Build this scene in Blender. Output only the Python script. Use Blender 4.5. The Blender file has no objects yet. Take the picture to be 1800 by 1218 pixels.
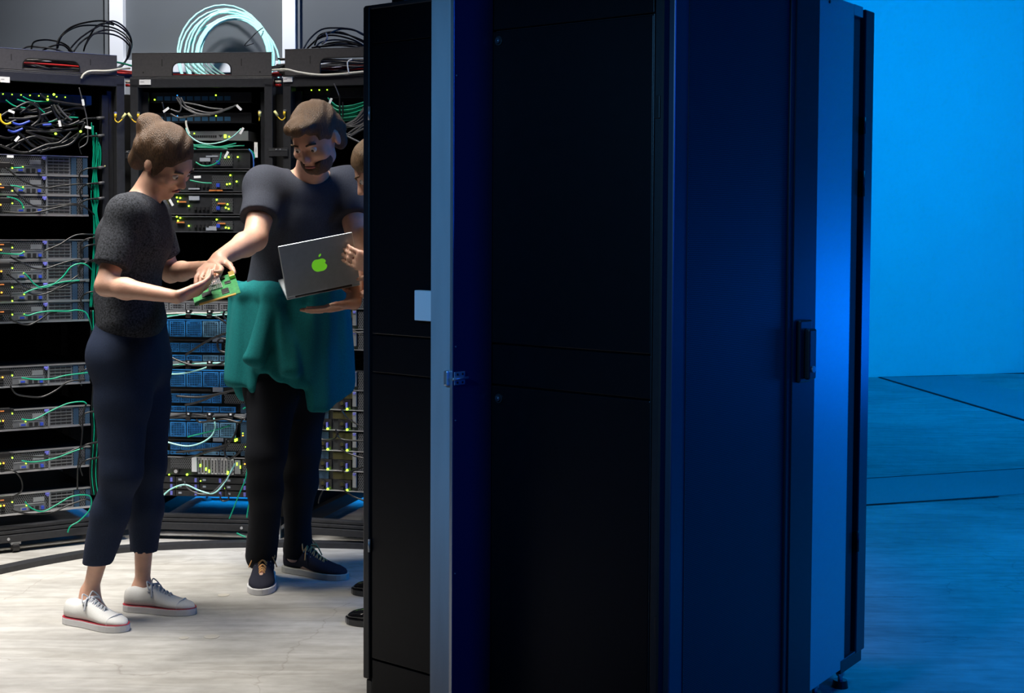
import bpy, bmesh, math, random
import numpy as np
from mathutils import Vector, Matrix, Euler, Quaternion
random.seed(11); rng = np.random.default_rng(5)
SC = bpy.context.scene; COL = SC.collection; PI = math.pi
# ---------------------------------------------------------------- camera
CAM_H, FPX, SHY, PITCH, ROLL = 1.357, 2500.0, -0.0544, math.atan(0.046), 0.0049
cd = bpy.data.cameras.new('camera'); CAM = bpy.data.objects.new('camera', cd); COL.objects.link(CAM)
cd.sensor_fit = 'HORIZONTAL'; cd.sensor_width = 36.0; cd.lens = 36.0 * FPX / 1800.0
cd.shift_y = SHY; cd.clip_start = 0.05; cd.clip_end = 60
CR = Matrix.Rotation(PI/2 - PITCH, 3, 'X') @ Matrix.Rotation(ROLL, 3, 'Z')
CAM.matrix_world = Matrix.Translation((0, 0, CAM_H)) @ CR.to_4x4()
SC.camera = CAM
# ---------------------------------------------------------------- world, exposure
w = bpy.data.worlds.new('world'); SC.world = w; w.use_nodes = True
w.node_tree.nodes['Background'].inputs[0].default_value = (0.05, 0.16, 0.45, 1)
w.node_tree.nodes['Background'].inputs[1].default_value = 0.02
SC.view_settings.view_transform = 'Standard'; SC.view_settings.look = 'None'
SC.view_settings.exposure = 0.0; SC.view_settings.gamma = 1.0; SC.view_settings.use_curve_mapping = False
SC.cycles.max_bounces = 6; SC.cycles.sample_clamp_indirect = 4
# ---------------------------------------------------------------- lamps of the hall, plus an added spot on the post
def area(name, loc, aim, size, power, color, spread=180):
    l = bpy.data.lights.new(name, 'AREA'); l.shape = 'RECTANGLE'; l.size, l.size_y = size
    l.energy = power; l.color = color; l.spread = math.radians(spread)
    o = bpy.data.objects.new(name, l); COL.objects.link(o); o.location = loc
    o.rotation_euler = (Vector(aim) - Vector(loc)).to_track_quat('-Z', 'Y').to_euler(); return o
def spot(name, loc, aim, power, color, ang, blend=.6, rad=.15):
    l = bpy.data.lights.new(name, 'SPOT'); l.energy = power; l.color = color
    l.spot_size = math.radians(ang); l.spot_blend = blend; l.shadow_soft_size = rad
    o = bpy.data.objects.new(name, l); COL.objects.link(o); o.location = loc
    o.rotation_euler = (Vector(aim) - Vector(loc)).to_track_quat('-Z', 'Y').to_euler(); return o
WHITE = (1.0, .95, .88); BLUE = (0.0, .30, 1.0); DEEP = (0.0, .10, 1.0)
area('ceiling_lamp_racks', (-1.75, 4.9, 3.55), (-1.8, 5.2, 0), (1.7, .6), 56, WHITE, 76)
area('ceiling_lamp_floor', (-1.9, 4.0, 3.55), (-1.75, 4.6, 0), (1.0, .6), 11, WHITE, 66)
spot('wall_washer_lamp', (-1.5, 6.2, 3.9), (-1.5, 7.4, 2.5), 290, (.93, .96, 1), 84, .8, .12)
area('blue_lamp_wall', (4.6, 8.6, 3.7), (3.6, 12.9, 1.5), (3.0, 1.0), 166, BLUE, 150)
area('blue_lamp_floor', (3.0, 4.4, 3.9), (2.6, 6.2, 0), (1.5, 1.5), 92, BLUE, 120)
area('blue_lamp_side', (3.0, 1.25, 1.9), (.4, 3.6, 1.2), (.5, 1.2), 13, DEEP, 100)
area('blue_lamp_low', (5.6, 7.4, .75), (1.0, 4.1, .9), (1.2, .8), 8, (0, .15, 1), 90)
spot('blue_lamp_behind_racks', (-1.3, 7.15, .9), (-1.2, 6.6, 0), 120, BLUE, 160, .7, .2)
spot('post_fill_spot', (-1.5, 0.9, 2.3), (.06, 3.4, 1.2), 200, (.13, .47, 1), 37, .8, .15)  # added spot, aimed only to tint the metal post pale blue

# ---------------------------------------------------------------- pixel <-> place
PY0 = 609 + SHY * 1800
def ray(px, py): return (CR @ Vector(((px - 900) / FPX, -(py - PY0) / FPX, -1))).normalized()
O = Vector((0, 0, CAM_H))
def P(px, py, y):                      # the place at depth y seen at a pixel
    d = ray(px, py); return O + d * (y / d.y)
def G(px, py, z=0.0):                  # the place at height z
    d = ray(px, py); return O + d * ((z - CAM_H) / d.z)
class Frame:                           # a box-like unit: x along its face, y into it, z up
    def __init__(s, a, b):
        s.o = Vector((a[0], a[1], 0)); u = Vector((b[0] - a[0], b[1] - a[1], 0)); s.len = u.length
        s.u = u.normalized(); s.v = Vector((-s.u.y, s.u.x, 0)); s.rz = math.atan2(s.u.y, s.u.x)
        if s.v.y < 0: s.v = -s.v
    def w(s, x, y, z): return s.o + s.u * x + s.v * y + Vector((0, 0, z))
    def hy(s, px, py, y=0.0):          # local coordinates where a pixel's ray meets the plane y = const
        d = ray(px, py); p0 = s.o + s.v * y; t = (p0 - O).dot(s.v) / d.dot(s.v); q = O + d * t - s.o
        return q.dot(s.u), y, q.z
    def hx(s, px, py, x=0.0):
        d = ray(px, py); p0 = s.o + s.u * x; t = (p0 - O).dot(s.u) / d.dot(s.u); q = O + d * t - s.o
        return x, q.dot(s.v), q.z
    def pw(s, px, py, y=0.0):
        x, y, z = s.hy(px, py, y); return s.w(x, y, z)
# ---------------------------------------------------------------- materials
def mat(name, col, rough=.5, metal=0.0, emit=None, estr=0.0, spec=.5, coat=0.0):
    m = bpy.data.materials.new(name); m.use_nodes = True; b = m.node_tree.nodes['Principled BSDF']
    b.inputs['Base Color'].default_value = (*col, 1); b.inputs['Roughness'].default_value = rough
    b.inputs['Metallic'].default_value = metal; b.inputs['Specular IOR Level'].default_value = spec
    b.inputs['Coat Weight'].default_value = coat
    if emit: b.inputs['Emission Color'].default_value = (*emit, 1); b.inputs['Emission Strength'].default_value = estr
    return m
def nz(m, scale=20, lo=.8, hi=1.15, bump=0.0, det=4, stretch=(1, 1, 1), bscale=None, rvar=0.0):
    """surface wear: mottled base colour and fine bump"""
    nt = m.node_tree; N = nt.nodes; L = nt.links; b = N['Principled BSDF']
    tc = N.new('ShaderNodeTexCoord'); mp = N.new('ShaderNodeMapping'); mp.inputs['Scale'].default_value = stretch
    L.new(tc.outputs['Object'], mp.inputs[0]); n = N.new('ShaderNodeTexNoise'); n.inputs['Scale'].default_value = scale
    n.inputs['Detail'].default_value = det; L.new(mp.outputs[0], n.inputs['Vector'])
    c = b.inputs['Base Color'].default_value; r = N.new('ShaderNodeValToRGB')
    r.color_ramp.elements[0].position = .3; r.color_ramp.elements[1].position = .7
    r.color_ramp.elements[0].color = (c[0]*lo, c[1]*lo, c[2]*lo, 1); r.color_ramp.elements[1].color = (min(1, c[0]*hi), min(1, c[1]*hi), min(1, c[2]*hi), 1)
    L.new(n.outputs[0], r.inputs[0]); L.new(r.outputs[0], b.inputs['Base Color'])
    if bump:
        n2 = N.new('ShaderNodeTexNoise'); n2.inputs['Scale'].default_value = bscale or scale*4; n2.inputs['Detail'].default_value = 3
        L.new(mp.outputs[0], n2.inputs['Vector']); bp = N.new('ShaderNodeBump'); bp.inputs['Strength'].default_value = bump
        bp.inputs['Distance'].default_value = .01; L.new(n2.outputs[0], bp.inputs['Height']); L.new(bp.outputs[0], b.inputs['Normal'])
    return m
def perforated(name, col, hole, pitch, rad, rough=.4, metal=.6, axes=(0, 2)):
    """sheet with staggered round holes, laid out in the object's own x/z (or y/z)"""
    m = mat(name, col, rough, metal); nt = m.node_tree; N = nt.nodes; L = nt.links; b = N['Principled BSDF']
    tc = N.new('ShaderNodeTexCoord'); sp = N.new('ShaderNodeSeparateXYZ'); L.new(tc.outputs['Object'], sp.inputs[0])
    def M(op, a, c=None):
        n = N.new('ShaderNodeMath'); n.operation = op
        for i, v in enumerate((a, c)):
            if v is None: continue
            if isinstance(v, (int, float)): n.inputs[i].default_value = v
            else: L.new(v, n.inputs[i])
        return n.outputs[0]
    u = M('DIVIDE', sp.outputs[axes[0]], pitch); v = M('DIVIDE', sp.outputs[axes[1]], pitch * .866)
    row = M('FLOOR', v); off = M('MULTIPLY', M('FLOORED_MODULO', row, 2.0), .5)
    fu = M('SUBTRACT', M('FRACT', M('ADD', u, off)), .5); fv = M('MULTIPLY', M('SUBTRACT', M('FRACT', v), .5), .866)
    d = M('SQRT', M('ADD', M('MULTIPLY', fu, fu), M('MULTIPLY', fv, fv))); k = M('LESS_THAN', d, rad)
    mx = N.new('ShaderNodeMix'); mx.data_type = 'RGBA'; L.new(k, mx.inputs[0])
    mx.inputs[6].default_value = (*col, 1); mx.inputs[7].default_value = (*hole, 1); L.new(mx.outputs[2], b.inputs['Base Color'])
    L.new(M('MULTIPLY', M('SUBTRACT', 1.0, k), metal), b.inputs['Metallic'])
    L.new(M('ADD', M('MULTIPLY', k, .5), rough), b.inputs['Roughness']); return m
M = {}
M['black'] = nz(mat('black_powder_coat', (.012, .013, .016), .38), 60, .85, 1.2, .03)
M['rackblack'] = nz(mat('rack_black_paint', (.022, .023, .027), .42), 60, .85, 1.2, .04)
M['void'] = mat('dark_inner_steel', (.004, .004, .005), .7)
M['tray'] = nz(mat('grey_powder_coat', (.06, .058, .06), .45), 90, .9, 1.12, .05)
M['steel'] = nz(mat('galvanised_steel', (.42, .44, .47), .38, .7), 40, .85, 1.1, .02)
M['lip'] = mat('bright_steel_edge', (.62, .63, .66), .3, .8)
M['perf'] = perforated('perforated_server_rear', (.15, .155, .17), (.004, .004, .005), .0085, .35, .42, .5)
M['perffine'] = perforated('perforated_bluish_strip', (.05, .12, .22), (.006, .008, .012), .006, .3, .42, .4)
M['slot'] = mat('slot_opening', (.006, .006, .008), .6)
M['srv'] = nz(mat('server_steel', (.19, .20, .22), .42, .5), 50, .85, 1.1)
M['srvdark'] = nz(mat('server_dark_steel', (.035, .037, .043), .45, .4), 50, .8, 1.2)
M['brown'] = mat('copper_orange_tab', (.65, .22, .06), .4)
M['tab'] = mat('violet_blue_tab', (.16, .17, .62), .4)
M['vga'] = mat('blue_connector', (.03, .07, .5), .4)
M['plastic'] = mat('black_plastic', (.012, .012, .013), .32)
M['label'] = mat('white_label', (.78, .79, .8), .6)
M['ink'] = mat('grey_print', (.25, .25, .28), .6)
M['greylabel'] = mat('grey_label', (.33, .36, .42), .6)
M['fanblue'] = nz(mat('blue_backlit_grille', (.03, .24, .62), .4, .3), 30, .6, 1.2)  # blue light shining through the grilles is put into their colour
M['fanpale'] = nz(mat('pale_backlit_grille', (.16, .36, .55), .4, .3), 30, .6, 1.2)  # paler tone of the same painted backlight
M['psu'] = perforated('brass_psu_vent', (.10, .09, .03), (.01, .01, .008), .006, .3, .5, .4)
M['yellow'] = mat('yellow_plastic', (.85, .55, .02), .4)
M['paleyellow'] = mat('pale_yellow_plastic', (.75, .72, .3), .4)
M['ledg'] = mat('green_status_light', (.3, .9, .05), .4, 0, (.42, 1, .03), 5)
M['ledo'] = mat('orange_status_light', (.9, .4, .05), .4, 0, (1, .35, .03), 3.5)
M['ledr'] = mat('red_status_light', (.9, .05, .05), .4, 0, (1, .02, .05), 3)
M['ledb'] = mat('blue_status_light', (.05, .3, .9), .4, 0, (.03, .3, 1), 3)
M['c_black'] = mat('black_cable_jacket', (.012, .012, .013), .28)
M['c_grey'] = mat('grey_cable_jacket', (.085, .085, .09), .3)
M['c_green'] = mat('green_cable_jacket', (.0, .30, .17), .35)
M['c_aqua'] = mat('aqua_fibre_jacket', (.42, .85, .79), .3)
M['c_red'] = mat('red_cable_jacket', (.55, .02, .02), .35)
M['c_blue'] = mat('blue_cable_jacket', (.05, .14, .45), .35)
M['c_white'] = mat('cream_cable_jacket', (.72, .70, .62), .4)
M['bluemetal'] = nz(mat('pale_brushed_metal', (.42, .44, .46), .45, .15), 3, .9, 1.08, 0, 3, (6, 6, .8))
M['gloss_navy'] = mat('glossy_dark_panel', (.02, .022, .07), .12, .2)
M['navy'] = nz(mat('dark_cabinet_metal', (.030, .034, .05), .32, .5), 3, .9, 1.1)
M['navylight'] = nz(mat('dark_cabinet_metal_lit', (.075, .085, .12), .3, .5), 3, .9, 1.1)  # lighter copy of the cabinet metal, carries the light on the left stile
M['satin'] = nz(mat('satin_cabinet_side', (.44, .46, .50), .40, .5), 2, .96, 1.04)
M['doormesh'] = perforated('perforated_door_sheet', (.05, .054, .08), (.001, .001, .002), .0052, .34, .4, .5, (1, 2))
M['sidepanel'] = nz(mat('black_side_panel', (.0025, .003, .0045), .36, 0, spec=.22), 30, .9, 1.15, .02)
# ---------------------------------------------------------------- mesh helpers
class MB:
    def __init__(s): s.v = []; s.f = []
    def box(s, x0, x1, y0, y1, z0, z1):
        n = len(s.v); s.v += [(x, y, z) for z in (z0, z1) for y in (y0, y1) for x in (x0, x1)]
        s.f += [tuple(n + i for i in q) for q in ((0, 2, 3, 1), (4, 5, 7, 6), (0, 1, 5, 4), (2, 6, 7, 3), (0, 4, 6, 2), (1, 3, 7, 5))]; return s
    def obox(s, c, hx, hy, hz, rot):
        n = len(s.v)
        for sz in (-1, 1):
            for sy in (-1, 1):
                for sx in (-1, 1): s.v.append(tuple(Vector(c) + rot @ Vector((sx*hx, sy*hy, sz*hz))))
        s.f += [tuple(n + i for i in q) for q in ((0, 2, 3, 1), (4, 5, 7, 6), (0, 1, 5, 4), (2, 6, 7, 3), (0, 4, 6, 2), (1, 3, 7, 5))]; return s
    def cyl(s, a, b, r, n=16, r2=None):
        a, b = Vector(a), Vector(b); r2 = r if r2 is None else r2; q = (b - a).to_track_quat('Z', 'Y'); k = len(s.v)
        for c, rr in ((a, r), (b, r2)):
            for i in range(n): s.v.append(tuple(c + q @ Vector((rr*math.cos(2*PI*i/n), rr*math.sin(2*PI*i/n), 0))))
        for i in range(n): j = (i + 1) % n; s.f.append((k+i, k+j, k+n+j, k+n+i))
        s.f.append(tuple(k + i for i in reversed(range(n)))); s.f.append(tuple(k + n + i for i in range(n))); return s
    def prism(s, pts, d):              # polygon pts (Vectors) extruded by d
        n = len(s.v); m = len(pts); d = Vector(d); s.v += [tuple(Vector(p)) for p in pts] + [tuple(Vector(p) + d) for p in pts]
        s.f.append(tuple(range(n, n+m))); s.f.append(tuple(reversed(range(n+m, n+2*m))))
        for i in range(m): j = (i+1) % m; s.f.append((n+j, n+i, n+m+i, n+m+j))
        return s
    def tube(s, pts, r, n=8, closed=False):
        k0 = len(s.v); pts = [Vector(p) for p in pts]; m = len(pts); up = None
        for i, p in enumerate(pts):
            t = (pts[(i+1) % m] - pts[i-1]) if closed else (pts[min(i+1, m-1)] - pts[max(i-1, 0)])
            t = t.normalized() if t.length > 1e-9 else Vector((0, 0, 1))
            if up is None: up = t.orthogonal().normalized()
            up = (up - t * up.dot(t)); up = up.normalized() if up.length > 1e-6 else t.orthogonal().normalized()
            sd = t.cross(up); rr = r(i/(m-1)) if callable(r) else r
            for j in range(n):
                a = 2*PI*j/n; s.v.append(tuple(p + up*(rr*math.cos(a)) + sd*(rr*math.sin(a))))
        for i in range(m if closed else m-1):
            i2 = (i+1) % m
            for j in range(n): j2 = (j+1) % n; s.f.append((k0+i*n+j, k0+i*n+j2, k0+i2*n+j2, k0+i2*n+j))
        if not closed: s.f.append(tuple(k0+j for j in reversed(range(n)))); s.f.append(tuple(k0+(m-1)*n+j for j in range(n)))
        return s
    def build(s, name, m, parent=None, smooth=False, bevel=0):
        me = bpy.data.meshes.new(name); me.from_pydata(s.v, [], s.f); me.update(); me.materials.append(m)
        b = bmesh.new(); b.from_mesh(me); bmesh.ops.recalc_face_normals(b, faces=b.faces); b.to_mesh(me); b.free()
        if smooth: me.polygons.foreach_set('use_smooth', [True]*len(me.polygons))
        o = bpy.data.objects.new(name, me); COL.objects.link(o)
        if parent is not None: o.parent = parent
        if bevel:
            bv = o.modifiers.new('bevel', 'BEVEL'); bv.width = bevel; bv.segments = 2; bv.limit_method = 'ANGLE'
        return o
def tag(o, label, cat, group=None, kind=None):
    if label: o['label'] = label
    if cat: o['category'] = cat
    if group: o['group'] = group
    if kind: o['kind'] = kind
    return o
def thing(name, label, cat, loc=(0, 0, 0), rz=0, group=None):
    o = bpy.data.objects.new(name, None); COL.objects.link(o); o.location = loc; o.rotation_euler = (0, 0, rz)
    o.empty_display_size = .05; return tag(o, label, cat, group)
def copy_tree(o, parent=None):
    c = o.copy(); COL.objects.link(c)
    if parent is not None: c.parent = parent
    for ch in o.children: copy_tree(ch, c)
    return c
def spline(pts, n=10, closed=False):   # Catmull-Rom through the points
    pts = [Vector(p) for p in pts]; m = len(pts); out = []
    for i in range(m if closed else m-1):
        if closed: a, b, c, d = pts[i-1], pts[i], pts[(i+1) % m], pts[(i+2) % m]
        else: a, b, c, d = pts[max(i-1, 0)], pts[i], pts[i+1], pts[min(i+2, m-1)]
        for k in range(n):
            t = k/n; out.append(.5*((2*b) + (c-a)*t + (2*a-5*b+4*c-d)*t*t + (3*b-a-3*c+d)*t**3))
    if not closed: out.append(pts[-1])
    return out
def cable(pts, r, m, label, group=None, name='cable', cat='cable', n=10, sides=8, parent=None):
    o = MB().tube(spline(pts, n), r, sides).build(name, m, parent, True)
    if parent is None: tag(o, label, cat, group)
    return o
def struct(o): o['kind'] = 'structure'; return o
# ================================================================ the room
def concrete(name, col):
    m = mat(name, col, .62); nt = m.node_tree; N = nt.nodes; L = nt.links; b = N['Principled BSDF']
    tc = N.new('ShaderNodeTexCoord'); mp = N.new('ShaderNodeMapping'); L.new(tc.outputs['Object'], mp.inputs[0])
    mp.inputs['Scale'].default_value = (1, 1.6, 1)
    def noise(sc, det, dist=0):
        n = N.new('ShaderNodeTexNoise'); n.inputs['Scale'].default_value = sc; n.inputs['Detail'].default_value = det
        n.inputs['Distortion'].default_value = dist; L.new(mp.outputs[0], n.inputs['Vector']); return n.outputs[0]
    def ramp(src, p0, c0, p1, c1):
        r = N.new('ShaderNodeValToRGB'); e = r.color_ramp.elements; e[0].position = p0; e[1].position = p1
        e[0].color = (*c0, 1); e[1].color = (*c1, 1); L.new(src, r.inputs[0]); return r.outputs[0]
    def mul(a, c):
        x = N.new('ShaderNodeMix'); x.data_type = 'RGBA'; x.blend_type = 'MULTIPLY'; x.inputs[0].default_value = 1
        L.new(a, x.inputs[6]); L.new(c, x.inputs[7]); return x.outputs[2]
    k = tuple(col)
    base = ramp(noise(1.3, 6, .8), .3, tuple(v*.72 for v in k), .7, tuple(min(1, v*1.12) for v in k))
    fine = ramp(noise(14, 8), .3, (.82, .82, .81), .65, (1, 1, 1))
    str_ = N.new('ShaderNodeMapping'); str_.inputs['Scale'].default_value = (1.0, 7, 1); L.new(tc.outputs['Object'], str_.inputs[0])
    n3 = N.new('ShaderNodeTexNoise'); n3.inputs['Scale'].default_value = 2.2; n3.inputs['Detail'].default_value = 7; n3.inputs['Distortion'].default_value = 1.2
    L.new(str_.outputs[0], n3.inputs['Vector']); streak = ramp(n3.outputs[0], .35, (.78, .77, .75), .62, (1, 1, 1))
    vo = N.new('ShaderNodeTexVoronoi'); vo.feature = 'DISTANCE_TO_EDGE'; vo.inputs['Scale'].default_value = .8
    wn = N.new('ShaderNodeTexNoise'); wn.inputs['Scale'].default_value = 2.5; wn.inputs['Detail'].default_value = 5
    L.new(tc.outputs['Object'], wn.inputs['Vector']); ad = N.new('ShaderNodeMix'); ad.data_type = 'RGBA'; ad.blend_type = 'ADD'; ad.inputs[0].default_value = .6
    L.new(tc.outputs['Object'], ad.inputs[6]); L.new(wn.outputs['Color'], ad.inputs[7]); L.new(ad.outputs[2], vo.inputs['Vector'])
    crack = ramp(vo.outputs[0], .0, (.78, .76, .74), .0045, (1, 1, 1))
    L.new(mul(mul(mul(base, fine), streak), crack), b.inputs['Base Color'])
    bp = N.new('ShaderNodeBump'); bp.inputs['Strength'].default_value = .25; bp.inputs['Distance'].default_value = .01
    L.new(noise(30, 6), bp.inputs['Height']); L.new(bp.outputs[0], b.inputs['Normal']); return m
M['floor'] = concrete('polished_concrete', (.475, .465, .445))
M['wallpaint'] = nz(mat('white_wall_paint', (.80, .80, .80), .7), 2, .98, 1.02, .05)
M['greypanel'] = nz(mat('grey_wall_panel', (.115, .125, .135), .42), 1.2, .85, 1.12)
M['post'] = mat('white_wall_post', (.9, .9, .92), .5)
M['postdark'] = mat('grey_post_side', (.16, .17, .18), .5)
M['ceil'] = mat('dark_ceiling', (.04, .04, .045), .9)
M['darkwall'] = mat('dark_wall', (.05, .05, .055), .9)
M['duct'] = nz(mat('grey_duct_plate', (.30, .30, .31), .5), 2, .93, 1.05)
def plane(name, m, *q):
    b = MB(); b.v = [tuple(p) for p in q]; b.f = [(0, 1, 2, 3)]; return struct(b.build(name, m))
struct(MB().box(-6, 8, -2.5, 13.2, -.12, 0).build('floor', M['floor']))
struct(MB().box(-6, 8, -2.5, 13.2, 4.2, 4.3).build('ceiling', M['ceil']))
wl = P(1525, 664, 12.6); wr = P(1800, 655, 12.95)
wl = G(1525, 663); wr = G(1800, 655); wd = (wr - wl).normalized()
wa = wl - wd * ((wl.x - 1.42) / wd.x); wb = wl + wd * ((8 - wl.x) / wd.x)
nrm = Vector((-wd.y, wd.x, 0)) * .12
struct(MB().prism([wa, wb, wb + nrm, wa + nrm], (0, 0, 4.2)).build('wall_back', M['wallpaint']))
struct(MB().box(7.9, 8, -2.4, 14, 0, 4.2).build('wall_right', M['wallpaint']))
struct(MB().box(-6, -5.9, -2.4, 7.4, 0, 4.2).build('wall_left', M['darkwall']))
struct(MB().box(-6, 8, -2.5, -2.4, 0, 4.2).build('wall_front', M['darkwall']))
WY = 7.42                                  # grey partition behind the ring of racks
struct(MB().box(-6, 1.3, WY, WY+.1, 0, 4.2).build('wall_partition', M['greypanel']))
struct(MB().box(1.3, 1.4, WY, 13.4, 0, 4.2).build('wall_light_divider', M['darkwall']))  # unseen wall added to keep the blue and the white light apart
n = 1
for a, b_, c, side in ((192, 216, 184, -1), (496, 519, 527, 1)):
    x0 = P(a, 50, WY-.06).x; x1 = P(b_, 50, WY-.06).x
    struct(MB().box(x0, x1, WY-.06, WY+.0, 0, 4.2).build('trim_%d' % n, M['post'], None, False, .002)); n += 1
    xc = P(c, 50, WY-.03).x; lo, hi = sorted((xc, x0 if side < 0 else x1))
    struct(MB().box(lo, hi, WY-.03, WY, 0, 4.2).build('trim_%d' % n, M['postdark'])); n += 1
zt, zb = P(400, 107, WY-.04).z, P(400, 128, WY-.04).z
struct(MB().box(-5.9, 1.3, WY-.055, WY, zb, zt).build('trim_%d' % n, M['post'], None, False, .002)); n += 1
struct(MB().box(-5.9, 1.3, WY-.03, WY, zb-.12, zb-.01).build('trim_%d' % n, M['duct'])); n += 1
# plates let into the floor on the right, dark joints beside them
def floor_plate(pts, k):
    struct(MB().prism([Vector((p.x, p.y, .0005)) for p in pts], (0, 0, .0035)).build('trim_%d' % k, M['duct']))
e = .003
A1, A2, A3, A4 = G(1528, 842), G(1810, 824), G(1810, 868), G(1525, 888)
def ext(a, b, t): return a + (b - a) * t
floor_plate([ext(A1, A2, -.25), ext(A1, A2, 1.6), ext(A4, A3, 1.6), ext(A4, A3, -.25)], n); n += 1
B1, B2, B3, B4 = G(1545, 663.5), G(1682, 660.5), G(1830, 699), G(1830, 748)
floor_plate([B1, B2, B3, B4], n); n += 1
def joint(a, b, w_=.012):
    global n
    d = (b - a).normalized(); s_ = Vector((-d.y, d.x, 0)) * w_
    struct(MB().prism([Vector((p.x, p.y, .0045)) for p in (a - s_, b - s_, b + s_, a + s_)], (0, 0, .001)).build('trim_%d' % n, M['void'])); n += 1
joint(ext(A1, A2, -.25), ext(A1, A2, 1.6), .005); joint(ext(A4, A3, -.25), G(1755, 874), .008); joint(B1, B4, .014); joint(B1, B2, .006)
def stain(px, py, r):
    global n
    c = G(px, py, .0006); pts = [c + Vector((r*math.cos(a)*random.uniform(.93, 1.07), r*math.sin(a)*random.uniform(.93, 1.07), 0)) for a in np.linspace(0, 2*PI, 22)[:-1]]
    struct(MB().prism(pts, (0, 0, .0008)).build('trim_%d' % n, M['patch'])); n += 1
M['patch'] = mat('pale_filled_hole', (.47, .445, .39), .6)
for q in ((372, 1119, .025), (323, 1121, .017), (393, 1046, .021)): stain(*q)
# ================================================================ ring of racks
R1 = Frame(P(-44, 540, 5.72), P(222, 540, 6.05)); R2 = Frame(P(231, 540, 6.07), P(480, 540, 6.01)); 
_p = P(498, 540, 6.0); R3 = Frame(_p, _p + Vector((.75*.966, -.75*.259, 0)))
RACK_H = 1.978
def rack(F, label):
    t = thing('server_rack', label, 'server rack', F.o, F.rz, 'open racks standing in a ring')
    Lx = F.len; D = .95; pw = .036
    b = MB()
    for x in (0, Lx-pw): b_ = MB().box(x, x+pw, 0, .055, .045, RACK_H-.03).build('post', M['rackblack'], t, False, .003)
    for x in (0, Lx-pw): MB().box(x, x+pw, D-.05, D, .045, RACK_H-.03).build('post', M['rackblack'], t)
    # inner mounting rails with square holes
    for x in (pw, Lx-pw-.028):
        r = MB().box(x, x+.028, .045, .06, .12, RACK_H-.06).build('mounting_rail', M['black'], t, False, .002)
    MB().box(0, Lx, 0, .03, RACK_H-.045, RACK_H-.006).box(0, Lx, 0, D, RACK_H-.008, RACK_H).build('top_frame', M['rackblack'], t, False, .002)
    bf = MB().box(0, Lx, 0, .05, .045, .075).box(0, Lx, .008, .05, .078, .092).box(0, Lx, .016, .05, .094, .108).box(0, Lx, D-.05, D, .045, .1)
    bf.box(0, .04, .05, D-.05, .045, .1).box(Lx-.04, Lx, .05, D-.05, .045, .1); bf = bf.build('bottom_frame', M['rackblack'], t, False, .002)
    sc = MB()
    for x in (.12, Lx-.14): sc.cyl((x, -.004, .06), (x, .002, .06), .006, 10)
    sc.build('frame_screw', M['lip'], t)
    for x in (.002, Lx-.008): MB().box(x, x+.006, .055, D-.03, .10, RACK_H-.008).build('side_panel', M['void'], t)
    MB().box(.01, Lx-.01, D-.03, D-.02, .34, RACK_H-.008).build('rear_panel', M['void'], t)
    for x, y in ((.05, .06), (Lx-.05, .06), (.05, D-.08), (Lx-.05, D-.08)):
        f = MB().cyl((x, y, .012), (x, y, .05), .006, 12).cyl((x, y, 0), (x, y, .012), .022, 16).build('levelling_foot', M['steel'], t)
    return t
rack(R1, 'black open server rack at the left edge of the photo, angled inward')
rack(R2, 'black open server rack in the middle, facing the camera, below the aqua coil')
rack(R3, 'black open server rack on the right, partly behind the dark cabinet')
for Fa, Fb, wh in ((R1, R2, 'left and the middle'), (R2, R3, 'middle and the right')):
    a, b = Fa.w(Fa.len-.004, .075, 0), Fb.w(.004, .075, 0); d = (b-a).normalized(); s_ = Vector((-d.y, d.x, 0))*.01
    tag(MB().prism([p + Vector((0, 0, .1)) for p in (a-s_, b-s_, b+s_, a+s_)], (0, 0, RACK_H-.17)).build('gap_shade_strip', M['void']), 'black upright strip added as shade in the gap between the %s rack' % wh, 'shade strip')  # dark strip added so the gap between racks reads as shade
def strip_label(F, x0, y0, x1, y1, where, yy=-.002, m='label'):
    a = F.hy(x0, (y0+y1)/2, yy); b = F.hy(x1, (y0+y1)/2, yy); c = F.hy((x0+x1)/2, y0, yy); d = F.hy((x0+x1)/2, y1, yy)
    t = thing('label_sticker', where, 'label', F.w(a[0], yy, d[2]), F.rz, 'white stickers on the rack frames')
    W, H = b[0]-a[0], c[2]-d[2]
    MB().box(0, W, -.0015, .0015, 0, H).build('paper', M[m], t)
    pr = MB()
    if W > H:
        for k in range(9): pr.box(W*(.10+.035*k+.012*(k//3)), W*(.125+.035*k+.012*(k//3)), -.0019, -.0014, H*.45, H*.62)
    else:
        for k in range(7): pr.box(W*.4, W*.62, -.0019, -.0014, H*(.36+.045*k), H*(.385+.045*k))
    pr.build('printed_code', M['ink'], t)
strip_label(R1, 0, 135, 17, 145, 'white sticker on the top bar of the left rack', -.003)
strip_label(R2, 245, 140, 265, 149, 'white sticker on the top bar of the middle rack, at its left end', -.003)
strip_label(R3, 498, 135, 514, 144, 'white sticker on the top bar of the right rack, at its left end', -.003)
strip_label(R1, 185, 257, 190, 283, 'narrow white upright sticker on the right post of the left rack', .04)
strip_label(R2, 251, 254, 257, 281, 'narrow white upright sticker on the left post of the middle rack', .04)
strip_label(R2, 447, 250, 453, 277, 'narrow white upright sticker on the right post of the middle rack', .04)
strip_label(R3, 514, 250, 520, 277, 'narrow white upright sticker on the left post of the right rack', .04)
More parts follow.
